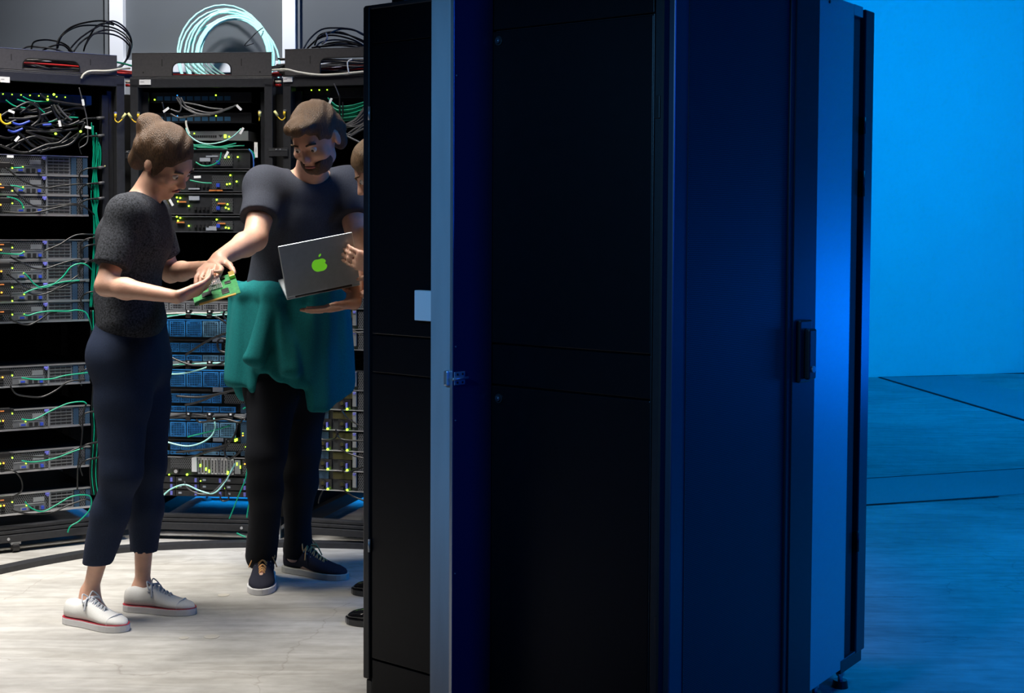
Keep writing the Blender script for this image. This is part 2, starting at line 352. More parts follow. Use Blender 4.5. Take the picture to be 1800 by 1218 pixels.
# brackets joining neighbouring racks
for F, x, y, wh in ((R2, 227, 266, 'between the left and the middle rack, at head height'), (R3, 489, 262, 'between the middle and the right rack, at head height'),
                    (R3, 489, 768, 'between the middle and the right rack, at knee height')):
    c = F.hy(x, y, -.006); t = thing('joining_bracket', 'small black screwed bracket ' + wh, 'bracket', F.w(c[0], -.004, c[2]), F.rz, 'rack joining brackets')
    MB().box(-.044, .044, -.003, .001, -.03, .004).build('plate', M['rackblack'], t, False, .001)
    for sx in (-.008, .010): MB().cyl((sx, -.006, -.002), (sx, -.002, -.002), .0035, 10).build('screw', M['lip'], t)
    MB().box(-.042, .042, -.0045, -.003, -.005, -.0035).build('fold_edge', M['steel'], t)
# yellow earthing straps on the posts
for F, x, y, s, wh in ((R1, 203, 200, 1, 'right post of the left rack'), (R2, 243, 200, -1, 'left post of the middle rack'),
                       (R2, 456, 197, .15, 'right post of the middle rack'), (R3, 500, 196, -1, 'left post of the right rack')):
    c = F.hy(x, y, -.012); t = thing('earthing_strap', 'yellow looped earthing strap hanging on the ' + wh, 'wire', F.w(c[0], -.012, c[2]), F.rz, 'yellow earthing straps')
    k = .0024
    cable([(0, 0, -.010), (-.002*s, 0, -.026), (.008*s, -.008, -.036), (.022*s, -.01, -.026), (.028*s, -.01, -.016)], k, M['yellow'], '', name='wire', parent=t)
    MB().cyl((0, 0, -.016), (0, 0, 0), .0055, 10).build('ring_terminal', M['yellow'], t, True)
    MB().cyl((.026*s, -.01, -.018), (.040*s, -.012, .002), .0058, 10).build('connector', M['paleyellow'], t, True)
    MB().cyl((0, -.001, .004), (0, .010, .004), .005, 10).build('screw', M['lip'], t)
# front plates of the cable trays over the racks
def tray(F, xa, ya, xb, yb, ytop_r, slot, label):
    a = F.hy(xa, ya, -.004); b = F.hy(xb, ytop_r, -.004); z0 = RACK_H + .002
    t = thing('cable_tray', label, 'cable tray', F.w(a[0], 0, z0), F.rz, 'cable trays on top of the racks')
    W = b[0]-a[0]; H = (a[2]+b[2])/2 - z0; sl = []
    x0, x1, yt = slot; s0 = F.hy(x0, yt, 0)[0]-a[0]; s1 = F.hy(x1, yt, 0)[0]-a[0]; zt_ = F.hy((x0+x1)/2, yt, 0)[2]-z0
    r = min(.028, zt_*.6); arc = lambda cx, cz, a0, a1: [(cx+r*math.cos(q), 0, cz+r*math.sin(q)) for q in np.linspace(a0, a1, 7)]
    z1_ = .004
    o = MB(); th = .0025
    # plate built around the rounded opening: left, right, upper part following the rounded corners, thin lower strip
    o.box(0, s0, 0, th, 0, H).box(s1, W, 0, th, 0, H).box(s0, s1, 0, th, 0, z1_)
    L_ = [(s0, 0, H)] + [(s0, 0, zt_-r)] + list(reversed(arc(s0+r, zt_-r, PI/2, PI))) [0:0] + arc(s0+r, zt_-r, PI, PI/2) + arc(s1-r, zt_-r, PI/2, 0) + [(s1, 0, H)]
    o.prism([Vector(p) for p in L_], (0, th, 0)); o.build('front_plate', M['tray'], t)
    rim = MB().tube([(s0, -.0005, z1_+.002), (s0, -.0005, zt_-r)] + arc(s0+r, zt_-r, PI, PI/2) + arc(s1-r, zt_-r, PI/2, 0) + [(s1, -.0005, z1_+.002)], .0026, 6).build('opening_rim', M['plastic'], t)
    MB().box(0, W, -.001, .012, H-.0015, H).build('top_fold', M['steel'], t)
    MB().box(0, W, .003, .40, .0, .0018).build('tray_floor', M['tray'], t)
    dk = MB()
    for xx in (s0-.045, s1+.045): dk.box(xx-.0015, xx+.0015, -.0008, .0035, H*.42, H*.72)
    for xx in (.05, W-.05): dk.cyl((xx, -.001, .016), (xx, .001, .016), .0035, 8)
    dk.build('slot_marks', M['void'], t); t['w'] = W; del t['w']; return t
tray(R1, -50, 85, 206, 137, 92, (40, 140, 105), 'dark grey cable tray with a rounded opening on the left rack')
tray(R2, 231, 93, 477, 137, 91, (303, 406, 110), 'dark grey cable tray with a rounded opening below the aqua coil')
tray(R3, 500, 88, 790, 137, 76, (563, 705, 100), 'dark grey cable tray with a rounded opening on the right rack')
# low black strip on the floor in front of the racks
pts = [G(x, y, .012) for x, y in ((-60, 1015), (0, 1001), (90, 983), (200, 966), (300, 959), (440, 955), (560, 956), (640, 958), (760, 964))]
rb = MB(); sp = spline(pts, 6)
L_ = []; 
for side in (1, -1):
    row = []
    for i, p in enumerate(sp):
        d = (sp[min(i+1, len(sp)-1)] - sp[max(i-1, 0)]).normalized(); nn = Vector((-d.y, d.x, 0)); row.append(p + nn*.028*side)
    L_ += row if side > 0 else row[::-1]
rb.prism([Vector((p.x, p.y, .0)) for p in L_], (0, 0, .022)); tag(rb.build('floor_strip', M['rackblack']), 'black curved strip lying on the concrete along the feet of the racks', 'rail')
cc = R1.hy(25, 985, .04); t = thing('caster', 'black caster wheel under the left rack', 'wheel', R1.w(cc[0], .02, 0), R1.rz)
MB().cyl((-.014, 0, .022), (.014, 0, .022), .022, 20).build('wheel', M['plastic'], t, False, .003); MB().box(-.02, .02, -.015, .02, .034, .044).build('fork', M['steel'], t)
for px, wh in ((464, 'first'), (486, 'second')):
    c = R3.hy(px, 950, -.0)
    t = thing('threaded_rod', 'steel threaded foot under the gap of the middle and right racks, %s from the left' % wh, 'foot', R3.w(c[0], .03, 0), R3.rz)
    MB().cyl((0, 0, .01), (0, 0, .13), .006, 12).build('rod', M['steel'], t, True); MB().cyl((0, 0, 0), (0, 0, .012), .02, 16, .014).build('pad', M['steel'], t)
# ================================================================ equipment in the racks
ORD = ['first', 'second', 'third', 'fourth', 'fifth', 'sixth', 'seventh', 'eighth', 'ninth', 'tenth', 'eleventh', 'twelfth', 'thirteenth', 'fourteenth', 'fifteenth', 'sixteenth']
_led = {}
def led(parent, x, y, z, m='ledg', r=.0032, h=None):
    k = (m, r, h)
    if k not in _led:
        b = MB(); hh = h or r
        b.box(-r, r, -.0018, .002, -hh, hh) if h else b.cyl((0, -.0022, 0), (0, .002, 0), r, 10)
        o = b.build('status_light', M[m], parent); _led[k] = o.data
    else:
        o = bpy.data.objects.new('status_light', _led[k]); COL.objects.link(o); o.parent = parent
    o.location = (x, y, z); return o
SRV_D = .70
# ---- grey 2U server of the left rack
SW, SH = .445, .0868
def make_grey_server():
    t = thing('server', '', '')
    MB().box(0, SW, .012, SRV_D, .001, SH-.001).build('chassis', M['srvdark'], t)
    MB().box(0, .270, .004, .012, .010, SH-.006).build('perforated_panel', M['perf'], t)
    MB().box(0, SW, 0, .03, SH-.0035, SH).box(0, SW, 0, .014, 0, .0045).box(0, SW, .001, .006, .0045, .0085).build('edge_lip', M['lip'], t)
    MB().box(.268, .274, -.001, .012, .004, SH-.003).build('divider', M['steel'], t)
    c = MB().box(.274, .372, .006, .012, .008, SH-.006); c = c.build('expansion_bay', M['srv'], t)
    s = MB()
    for r_ in range(5):
        z = .0135 + r_*.0135
        for k in range(4): s.box(.280+k*.022, .299+k*.022, .0045, .007, z, z+.0075)
    s.build('bay_slots', M['slot'], c)
    s = MB()
    for r_ in range(5): s.box(.277, .368, .0035, .006, .0105+r_*.0135, .0120+r_*.0135)
    s.build('slot_cover', M['lip'], c)
    MB().box(.374, .396, .003, .012, .006, SH-.006).build('vent_column', M['perffine'], t)
    MB().box(.398, .420, .003, .012, .006, SH-.006).build('vent_column', M['perf'], t)
    MB().box(.423, .443, .003, .012, .006, SH-.006).build('vent_column', M['perffine'], t)
    for x in (.045, .262):
        h = MB().box(x-.009, x+.009, -.003, .010, SH-.015, SH-.006).box(x-.005, x+.005, -.008, -.002, SH-.020, SH-.008).build('release_tab', M['tab'], t, False, .001)
    MB().box(.205, .250, .002, .005, .047, .066).build('spec_label', M['steel'], t)
    pb = MB().box(.125, .255, .0005, .006, .012, .042).build('port_panel', M['srv'], t)
    MB().box(.128, .248, -.001, .004, .040, .0425).build('port_edge', M['lip'], pb)
    MB().box(.150, .182, -.004, .004, .016, .029).build('video_port', M['steel'], pb); MB().box(.157, .175, -.006, .0, .019, .026).build('video_connector', M['vga'], pb)
    for x in (.075,): 
        for z in (.010, .022, .033): MB().box(x, x+.014, -.0005, .005, z, z+.008).build('network_port', M['slot'], t)
    for x in (.19, .212): MB().box(x, x+.015, -.001, .004, .014, .030).build('network_port', M['slot'], pb)
    MB().box(.234, .246, -.012, .002, .016, .028).build('video_plug', M['vga'], pb)
    led(t, .072, -.002, .045, 'ledg'); led(t, .086, -.002, .045, 'ledo'); led(t, .176, -.002, .036, 'ledg', .0024)
    for z in (.018, .05): 
        p = MB().box(-.004, .034, -.03, .01, z, z+.018).build('power_plug', M['plastic'], t, False, .003)
    return t
def place(t, F, x, y, z, label, group, cat='server', first=False):
    o = t if first else copy_tree(t); o.location = F.w(x, y, z); o.rotation_euler = (0, 0, F.rz); tag(o, label, cat, group); return o
def uz(F, px, py, y): return F.hy(px, py, y)[2]
YS = .05                                              # the rears stand 5 cm behind the frame's front
g0 = make_grey_server(); xR = R1.hy(157, 500, YS)[0]; X1 = xR - SW
rows = [(310, 1), (345, 2), (380, 3), (457.5, 4), (494.5, 5), (531, 6), (566, 7), (677, 8), (752, 9), (825, 10), (898, 11)]
G1S = []
where1 = ['topmost of the grey servers, under the black cable tangle', 'second from the top, crossed by two black cables', 'third from the top, right above the wide dark gap',
    'fourth from the top, first below the dark gap', 'fifth from the top, crossed by a green cable', 'sixth from the top, at elbow height of the woman', 'seventh from the top, above the big black gap',
    'first of the four spaced-out lower ones', 'second of the four spaced-out lower ones', 'third of the four spaced-out lower ones', 'lowest of all, above the blue floor']
for i, (yb, _) in enumerate(rows):
    z = uz(R1, 100, yb, YS); G1S.append(z)
    place(g0, R1, X1, YS, z, 'grey server in the left rack, ' + where1[i], 'grey servers in the left rack', first=(i == 0))
# ---- dark switches at the rack tops
def make_switch(W=.445, H=.043, body='srvdark', port='slot', leds=10):
    t = thing('network_switch', '', '')
    MB().box(0, W, .006, .45, 0, H).build('housing', M[body], t); MB().box(0, W, 0, .008, 0, H).build('face_plate', M[body], t, False, .001)
    for k in range(10): MB().box(.03+k*.033, .056+k*.033, -.001, .003, .008, .026).build('port_block', M[port], t)
    for k in range(leds): led(t, .033+k*.036, -.001, H-.008, 'ledg', .0022)
    return t
sw0 = make_switch(); z = uz(R1, 60, 183, .07)
place(sw0, R1, X1, .07, z, 'dark network switch with a row of small lights at the top of the left rack', 'network switches', 'network switch', True)
M['bluesteel'] = nz(mat('blue_switch_steel', (.05, .16, .30), .4, .3), 20, .8, 1.1)
b_ = MB().box(0, .2, 0, .3, 0, .05); p_ = R1.hy(55, 178, .09)
t = thing('switch_module', 'blue module beside the switch at the top of the left rack', 'switch module', R1.w(p_[0], .09, uz(R1, 60, 180, .09)), R1.rz)
MB().box(0, .25, 0, .3, 0, .040).build('housing', M['bluesteel'], t, False, .002); MB().box(.012, .04, -.002, .002, .006, .032).box(.16, .22, -.002, .002, .008, .03).build('front_port', M['slot'], t)
X2 = R2.hy(262, 500, YS)[0]
bports = make_switch(body='black', port='bluesteel', leds=0); led(bports, .12, -.001, .03, 'ledb', .002); led(bports, .29, -.001, .03, 'ledg', .003); led(bports, .02, -.001, .012, 'ledg', .003)
place(bports, R2, X2, .08, uz(R2, 340, 180, .08), 'black switch with blue ports at the very top of the middle rack', 'network switches', 'network switch', True)
place(bports, R2, X2, .08, uz(R2, 340, 216, .08), 'black switch with blue ports in the middle rack, second below the top', 'network switches', 'network switch')
# pale appliance with a port row
t = thing('network_appliance', 'pale grey network appliance with a dark port row in the upper middle rack', 'network appliance', R2.w(X2, .03, uz(R2, 340, 247, .03)), R2.rz)
H = .040; MB().box(0, .445, .002, .45, 0, H).build('housing', M['steel'], t); MB().box(0, .445, 0, .004, 0, H).build('face_plate', M['lip'], t)
for k in range(12): MB().box(.195+k*.0095, .203+k*.0095, -.001, .002, .012, .022).build('network_port', M['slot'], t)
pf = MB().prism([Vector(p) for p in ((.315, 0, .024), (.335, 0, .024), (.325, 0, .012))], (0, -.001, 0)).build('arrow_mark', M['slot'], t)
for k in range(6): led(t, .10+k*.022, -.001, .030, 'ledg', .0022)
led(t, .345, -.001, .018, 'ledg', .0045, .007); led(t, .362, -.001, .016, 'ledg', .003)
# ---- dark servers of the middle rack
def make_dark_server(H=.086, leds=(), tags=(), x_or=()):
    t = thing('server', '', '')
    W = .445
    MB().box(0, W, .008, SRV_D, .001, H-.001).build('chassis', M['srvdark'], t)
    MB().box(0, W, 0, .01, H-.003, H).box(0, W, 0, .01, 0, .002).build('edge_lip', M['srv'], t)
    MB().box(.01, .09, .002, .009, .008, H-.008).build('perforated_panel', M['psu'], t); MB().box(.28, .37, .002, .009, .012, H-.02).build('perforated_panel', M['perf'], t)
    for x, z in leds: led(t, x, -.001, z, 'ledg', .0034)
    for (x, z, w_, h_) in tags: MB().box(x, x+w_, .0, .006, z, z+h_).build('spec_label', M['greylabel'], t)
    for (x, z) in x_or: MB().box(x, x+.034, -.004, .004, z, z+.006).build('release_tab', M['brown'], t)
    for k in range(4): MB().box(.200+k*.018, .212+k*.018, -.0005, .006, .020, .032).build('network_port', M['slot'], t)
    MB().box(.300, .315, -.006, .004, .020, .036).build('data_plug', M['vga'], t)
    return t
def px2(px, py, yb, y=.05): q = R2.hy(px, py, y); return q[0]-X2, q[2]-uz(R2, 340, yb, y)
spec = [(297, 262, [(299, 276), (315, 276), (308, 283), (402, 276), (418, 276), (396, 277)], [(351, 284, .046, .016), (362, 276, .052, .006)], [], 'first of the dark servers, below the pale appliance'),
        (337, 300, [(441, 309), (405, 308), (399, 324), (404, 323), (416, 319), (304, 331), (316, 330)], [(331, 333, .05, .006)], [(368, 336), (378, 336)], 'second of its kind, two bright lights on its right'),
        (377, 340, [(311, 347), (317, 348), (313, 354), (381, 351), (332, 362), (397, 365), (402, 367), (400, 359)], [(332, 352, .046, .018)], [(314, 356), (383, 359)], 'third of the dark servers, behind the two people'),
        (408, 380, [(311, 381), (317, 383), (313, 388), (381, 386), (332, 397), (397, 400), (402, 401)], [(362, 405, .046, .018)], [(311, 392), (383, 394)], 'lowest of the dark servers, above the red-brown gap')]
for i, (yb, yt, L_, T_, O_, wh) in enumerate(spec):
    H = uz(R2, 340, yt, .05) - uz(R2, 340, yb, .05)
    s = make_dark_server(H, [px2(*q, yb) for q in L_], [(*px2(q[0], q[1], yb), q[2], q[3]) for q in T_], [px2(*q, yb) for q in O_])
    place(s, R2, X2, .05, uz(R2, 340, yb, .05), 'dark server in the middle rack, ' + wh, 'dark servers in the middle rack', first=True)
# ---- blade enclosures with fan grilles
def fan_module(parent, x, z, w_, h_, m, name='fan_grille', nx=8, nz_=7):
    b = MB(); f = .0055
    b.box(x, x+w_, 0, .004, z, z+f).box(x, x+w_, 0, .004, z+h_-f, z+h_).box(x, x+f, 0, .004, z+f, z+h_-f).box(x+w_-f, x+w_, 0, .004, z+f, z+h_-f)
    for i in range(1, nx): q = x+f+(w_-2*f)*i/nx; b.box(q-.0009, q+.0009, .0008, .003, z+f, z+h_-f)
    for i in range(1, nz_): q = z+f+(h_-2*f)*i/nz_; b.box(x+f, x+w_-f, .0008, .003, q-.0009, q+.0009)
    for cx in (x+.009, x+w_-.009):
        for cz in (z+.009, z+h_-.009): b.box(cx-.006, cx+.006, -.001, .0035, cz-.006, cz+.006)
    g = b.build(name, M[m], parent)
    s = MB()
    for cx in (x+.009, x+w_-.009):
        for cz in (z+.009, z+h_-.009): s.cyl((cx, -.002, cz), (cx, 0, cz), .0026, 8)
    s.build('fan_screw', M['plastic'], g); return g
def enclosure(yt, yb, fans1, lab, fans2, fans3, wh, m):
    z0 = uz(R2, 340, yb, YS); zz = lambda p: uz(R2, 340, p, YS) - z0
    t = thing('blade_enclosure', 'blade enclosure with blue-backlit fan grilles, ' + wh, 'blade enclosure', R2.w(X2, YS, z0), R2.rz, 'blade enclosures')
    H = zz(yt)
    MB().box(0, .445, .03, .7, 0, H).build('chassis', M['void'], t)
    MB().box(.40, .445, .004, .03, 0, H).build('management_module', M['perffine'], t)
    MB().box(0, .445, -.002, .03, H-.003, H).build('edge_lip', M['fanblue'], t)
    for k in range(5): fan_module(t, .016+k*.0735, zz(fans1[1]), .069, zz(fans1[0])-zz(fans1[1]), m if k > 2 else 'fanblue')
    MB().box(.28, .325, -.004, .004, zz(lab[1]), zz(lab[0])).build('spec_label', M['greylabel'], t)
    MB().box(.05, .270, .0, .004, zz(lab[1])+.002, zz(lab[0])-.01).build('handle_bar', M['srvdark'], t)
    MB().box(.33, .40, .0, .03, zz(lab[1])-.002, zz(lab[0])+.002).build('port_module', M['plastic'], t)
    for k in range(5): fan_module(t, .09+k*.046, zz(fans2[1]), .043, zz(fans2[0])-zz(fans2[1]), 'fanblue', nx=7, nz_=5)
    MB().box(.33, .44, .002, .03, zz(fans2[1]), zz(fans2[0])).build('power_module', M['perf'], t)
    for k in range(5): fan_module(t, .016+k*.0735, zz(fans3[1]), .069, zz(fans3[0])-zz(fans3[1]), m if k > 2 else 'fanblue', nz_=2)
    led(t, .424, .002, zz(fans2[0])-.014, 'ledg', .0036); led(t, .378, -.003, zz(lab[0])-.008, 'ledg', .003, .006); led(t, .385, -.003, zz(lab[1])+.010, 'ledg', .003, .005)
    led(t, .410, .002, zz(fans1[1])+.01, 'ledo', .0028); led(t, .410, .002, zz(fans1[1])+.02, 'ledg', .0022); led(t, .030, -.002, zz(fans2[1])+.006, 'ledg', .003); led(t, .43, .002, zz(fans1[1])+.016, 'ledo', .002)
    return t
# pale shelf at the top of the blade block
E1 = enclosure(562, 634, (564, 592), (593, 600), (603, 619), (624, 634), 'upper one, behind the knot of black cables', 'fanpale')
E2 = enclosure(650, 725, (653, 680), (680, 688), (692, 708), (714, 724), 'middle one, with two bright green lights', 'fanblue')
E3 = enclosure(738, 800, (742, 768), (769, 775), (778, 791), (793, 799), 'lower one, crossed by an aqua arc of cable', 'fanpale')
t = thing('fan_shelf', 'pale half-height fan shelf at the top of the blade block, at waist height', 'fan shelf', R2.w(X2, YS, uz(R2, 340, 547, YS)), R2.rz, 'blade enclosures')
H = uz(R2, 340, 530, YS) - uz(R2, 340, 547, YS)
MB().box(0, .445, .03, .6, 0, H).build('chassis', M['void'], t); MB().box(0, .445, 0, .03, H-.006, H).box(0, .445, .0, .03, 0, .003).build('edge_lip', M['lip'], t)
for k in range(5): fan_module(t, .016+k*.0735, .005, .069, H-.013, 'steel', nz_=2)
MB().box(.39, .445, .002, .03, .003, H-.006).build('management_module', M['steel'], t)
# cable management bars with clips
for i, (yb, wh) in enumerate(((553, 'upper'), (642, 'middle'), (733, 'lower'))):
    t = thing('cable_bar', 'grey cable management bar with three black clips in the middle rack, the %s one' % wh, 'cable bar', R2.w(X2, -.02, uz(R2, 340, yb, -.02)), R2.rz, 'cable management bars')
    MB().box(0, .445, 0, .006, .004, .016).box(0, .445, .0, .03, .002, .005).box(0, .01, .006, .066, .004, .016).box(.435, .445, .006, .066, .004, .016).build('bar', M['steel'], t)
    for px in (333, 370, 407):
        x = R2.hy(px, yb, -.02)[0]-X2
        c = MB().box(x-.013, x+.013, -.012, .004, .006, .022).box(x-.011, x+.011, -.022, -.010, -.012, .004).build('clip', M['plastic'], t, False, .002)
        MB().box(x-.004, x+.004, -.015, -.011, .012, .019).build('clip_latch', M['label'], c)
# bottom server with expansion cards and drives
z0 = uz(R2, 340, 836, YS); zz = lambda p: uz(R2, 340, p, YS) - z0
t = thing('server', 'silver server with upright expansion cards in the middle rack, above the drive shelf', 'server', R2.w(X2, YS, z0), R2.rz)
H = zz(803); MB().box(0, .445, .01, .7, 0, H).build('chassis', M['srvdark'], t); MB().box(0, .445, -.001, .01, H-.003, H).build('edge_lip', M['lip'], t)
MB().box(.09, .185, .0, .01, .03, H-.004).build('perforated_panel', M['perf'], t)
MB().box(.186, .208, -.006, .004, .018, H-.002).build('spec_label', M['label'], t)
for k in range(11):
    x = .212+k*.0145; c = MB().box(x, x+.012, .0, .01, .008, H-.005).build('expansion_card', M['lip' if k % 3 else 'steel'], t)
    MB().box(x+.003, x+.009, -.001, .002, .014, H-.012).build('card_vent', M['psu' if k in (1, 2, 3) else 'perf'], c)
MB().box(.375, .40, -.002, .004, .012, H-.01).build('card_bracket', M['steel'], t); MB().box(.41, .44, -.002, .004, .01, H-.008).build('card_bracket', M['perf'], t)
pw_ = MB().cyl((.115, -.004, .018), (.115, .01, .018), .014, 20).build('power_socket', M['plastic'], t); MB().cyl((.115, -.006, .018), (.115, -.003, .018), .008, 16).build('socket_ring', M['lip'], pw_)
led(t, .165, -.004, .005, 'ledg', .0045); led(t, .345, -.004, .016, 'ledg', .0035, .007); led(t, .085, -.004, .003, 'ledg', .003)
for x, z in ((.223, .045), (.248, .03), (.262, .022), (.385, .055), (.400, .042)): led(t, x, -.003, z, 'ledg', .002, .006)
led(t, .42, -.003, .056, 'ledo', .003)
z0 = uz(R2, 340, 873, YS); zz = lambda p: uz(R2, 340, p, YS) - z0
t = thing('drive_shelf', 'black drive shelf with violet handles at the bottom of the middle rack', 'drive shelf', R2.w(X2, YS, z0), R2.rz)
H = zz(838); MB().box(0, .445, .01, .7, 0, H).build('chassis', M['srvdark'], t)
for r_ in range(3):
    for k in range(4):
        x = .095+k*.108 - .09; d = MB().box(x, x+.104, 0, .012, .003+r_*H/3, H/3-.002+r_*H/3).build('drive', M['black'], t)
        if r_ != 9: MB().box(x+.084, x+.094, -.003, .002, .006+r_*H/3, H/3-.005+r_*H/3).build('drive_handle', M['tab'], d)
        MB().box(x+.012, x+.026, -.002, .002, .012+r_*H/3, .020+r_*H/3).build('drive_badge', M['greylabel'], d)
        if (r_+k) % 2 == 0: led(t, x+.003, -.002, .012+r_*H/3, 'ledg', .0026)
# ---- 2U servers of the right rack
def make_right_server():
    t = thing('server', '', ''); W, H = .445, .083
    MB().box(0, W, .008, SRV_D, .001, H).build('chassis', M['srvdark'], t)
    MB().box(.0, W, -.004, .012, 0, .0035).build('edge_lip', M['lip'], t)
    MB().box(.0, .055, .003, .008, .006, H-.003).build('perforated_panel', M['perffine'], t)
    MB().box(.075, .165, .002, .008, .050, H-.004).build('perforated_panel', M['psu'], t)
    h = MB().box(.166, .184, -.006, .008, .018, H-.002).build('release_handle', M['steel'], t, False, .002); MB().cyl((.175, -.009, H-.008), (.175, -.005, H-.008), .006, 12).build('handle_button', M['tab'], h)
    MB().box(.19, .445, .002, .008, .006, H-.003).build('perforated_panel', M['perf'], t)
    for x in (.012, .100):
        p = MB().box(x, x+.058, .0, .008, .006, .048).build('power_supply', M['plastic'], t)
        MB().cyl((x+.018, -.004, .030), (x+.018, .002, .030), .0145, 20).build('fan_ring', M['black'], p); MB().cyl((x+.018, -.006, .030), (x+.018, .0, .030), .008, 16).build('fan_hub', M['psu'], p)
        MB().box(x+.036, x+.044, -.009, .002, .012, .034).build('release_tab', M['tab'], p); led(p, x+.044, -.010, .007, 'ledg', .0046)
        MB().box(x+.012, x+.028, -.016, .0, .008, .018).build('power_plug', M['plastic'], p)
    return t
X3 = R3.hy(556, 760, YS)[0]; r0 = make_right_server(); L3 = [332, 366, 402, 436, 472, 508, 543, 579, 615, 686, 721, 757, 793, 828, 863]
for i, yb in enumerate(L3):
    wh = (ORD[i] + ' from the top of the upper block') if i < 9 else (ORD[i-9] + ' from the top of the lower block')
    place(r0, R3, X3, YS, uz(R3, 600, yb, YS), 'dark server in the right rack, ' + wh, 'servers in the right rack', first=(i == 0))
g3 = make_switch(body='black', leds=3); place(g3, R3, R3.hy(530, 160, .09)[0], .12, uz(R3, 600, 172, .12), 'dark patch switch under the top bar of the right rack', 'network switches', 'network switch', True)
# blanking panels seen as black faces between the units
# ================================================================ cables
def on(F, pts, y, jit=0.0):            # cable path: pixels on the rack's front, with depth offsets
    out = []
    for q in pts:
        yy = q[2] if len(q) > 2 else y; out.append(F.pw(q[0], q[1], yy) + Vector((0, random.uniform(-jit, jit), 0)))
    return out
def ln(F, pts, y, r, m, label, group=None, name='cable'): return cable(on(F, pts, y), r, M[m], label, group, name)
bk = 'black power cable on '
# left rack: named cables
for pts, wh in (([(2, 290, .0), (14, 298, -.02), (40, 318), (75, 330), (110, 326), (150, 324), (163, 335, .03)], 'the second grey server of the left rack, sagging to the right'),
    ([(14, 322, 0), (30, 340), (60, 362), (95, 362), (130, 358), (152, 366), (166, 378, .03)], 'the third grey server of the left rack, sagging low'),
    ([(4, 372, 0), (35, 374), (65, 373), (95, 366), (125, 360), (150, 362)], 'the bottom edge of the third grey server of the left rack'),
    ([(78, 441, 0), (95, 434), (108, 428), (125, 417), (140, 412), (158, 412), (172, 414, .02)], 'the fourth grey server of the left rack, rising to the right'),
    ([(18, 452, 0), (35, 460), (58, 471), (80, 472), (105, 464), (130, 457), (145, 458), (154, 464, .02)], 'the fifth grey server of the left rack'),
    ([(12, 482, 0), (25, 490), (45, 505), (70, 510), (95, 508), (120, 495), (138, 483), (140, 475), (152, 461), (170, 455, .02)], 'the sixth grey server of the left rack, forming a wide sag'),
    ([(10, 503, 0), (35, 507), (60, 518), (80, 516), (105, 506), (130, 497), (150, 494)], 'the sixth grey server of the left rack, thinner and lower'),
    ([(15, 559, 0), (28, 566), (50, 571), (70, 562), (85, 552), (100, 549)], 'the seventh grey server of the left rack'),
    ([(18, 678, 0), (28, 692), (50, 697), (75, 697), (100, 685), (120, 671), (150, 667)], 'the dark gap below the first lower server of the left rack'),
    ([(20, 897, 0), (50, 903), (90, 901), (120, 888), (150, 878), (158, 880)], 'under the lowest grey server of the left rack'),
    ([(152, 709, .0), (146, 730, -.01), (144, 770, -.01), (137, 820, -.01), (136, 860, 0)], 'three lower servers of the left rack, hanging straight down'),
    ([(8, 827, 0), (25, 828, -.02), (38, 845, -.02), (36, 865, -.02), (8, 879, 0)], 'the left edge of the lower left rack in a round loop'),
    ([(30, 800, 0), (70, 803), (110, 798), (140, 786)], 'the third lower server of the left rack')):
    ln(R1, pts, -.005, .0036, 'c_black', bk + wh, 'black cables crossing the left rack')
gk = 'green network cable on '
for pts, wh in (([(10, 292), (25, 295), (40, 294.5)], 'the topmost grey server of the left rack'), ([(18, 326), (32, 328), (42, 333)], 'the second grey server of the left rack'),
    ([(12, 346), (28, 350), (38, 358), (41, 368)], 'the third grey server of the left rack'), ([(0, 445), (14, 446), (34, 447), (42, 443)], 'the fourth grey server of the left rack'),
    ([(42, 480), (50, 487), (60, 499), (72, 505), (90, 502), (110, 487), (125, 469), (143, 463), (155, 468), (161, 474, .03)], 'the fifth grey server of the left rack, dipping over the sixth'),
    ([(42, 516), (55, 510), (75, 504), (95, 499), (115, 495), (140, 493)], 'the sixth grey server of the left rack'),
    ([(42, 553), (50, 554.5), (65, 550), (85, 547), (105, 547), (120, 547), (135, 545), (150, 549), (157, 562), (162, 580, .03)], 'the seventh grey server of the left rack, bending down rightward'),
    ([(38, 664), (60, 667), (90, 666), (115, 660), (155, 655)], 'the first of the four lower servers of the left rack'),
    ([(38, 737), (60, 737), (90, 722), (120, 709), (145, 706), (152, 710)], 'the second of the four lower servers of the left rack'),
    ([(38, 810), (60, 812), (95, 806), (125, 795), (145, 788)], 'the third of the four lower servers of the left rack'),
    ([(44, 882), (55, 893), (75, 899), (100, 887), (125, 873), (150, 870), (160, 876), (158, 895), (140, 915), (124, 925), (119, 936)], 'the lowest server of the left rack, trailing down to the frame')):
    ln(R1, pts, -.010, .0031, 'c_green', gk + wh, 'green cables on the left rack')
for k in range(7):
    x = 161 + k*2.2; o_ = lambda: random.uniform(-2.2, 2.2); pts = [(x+o_(), 215+6*k), (x+2+o_(), 262), (x+o_(), 290), (164+k*.9, 302), (x+1+o_(), 345), (164+k, 372), (x+2+o_(), 420), (x+o_(), 480), (x-1+o_(), 540)]
    ln(R1, pts, .035+.003*(k % 3), .0027, 'c_green', 'green cable in the upright bundle beside the servers of the left rack, upper stretch', 'upright green bundle of the left rack')
for k in range(5):
    x = 160 + k*3.4; pts = [(x, 545), (x+2*(k % 2), 620), (x+4, 660), (x+1, 720), (x+2, 760), (x-2, 830), (x+2, 870)]
    ln(R1, pts, .04+.003*(k % 3), .0027, 'c_green' if k % 2 else 'c_black', 'cable in the upright bundle of the left rack, lower stretch', 'upright lower bundle of the left rack')
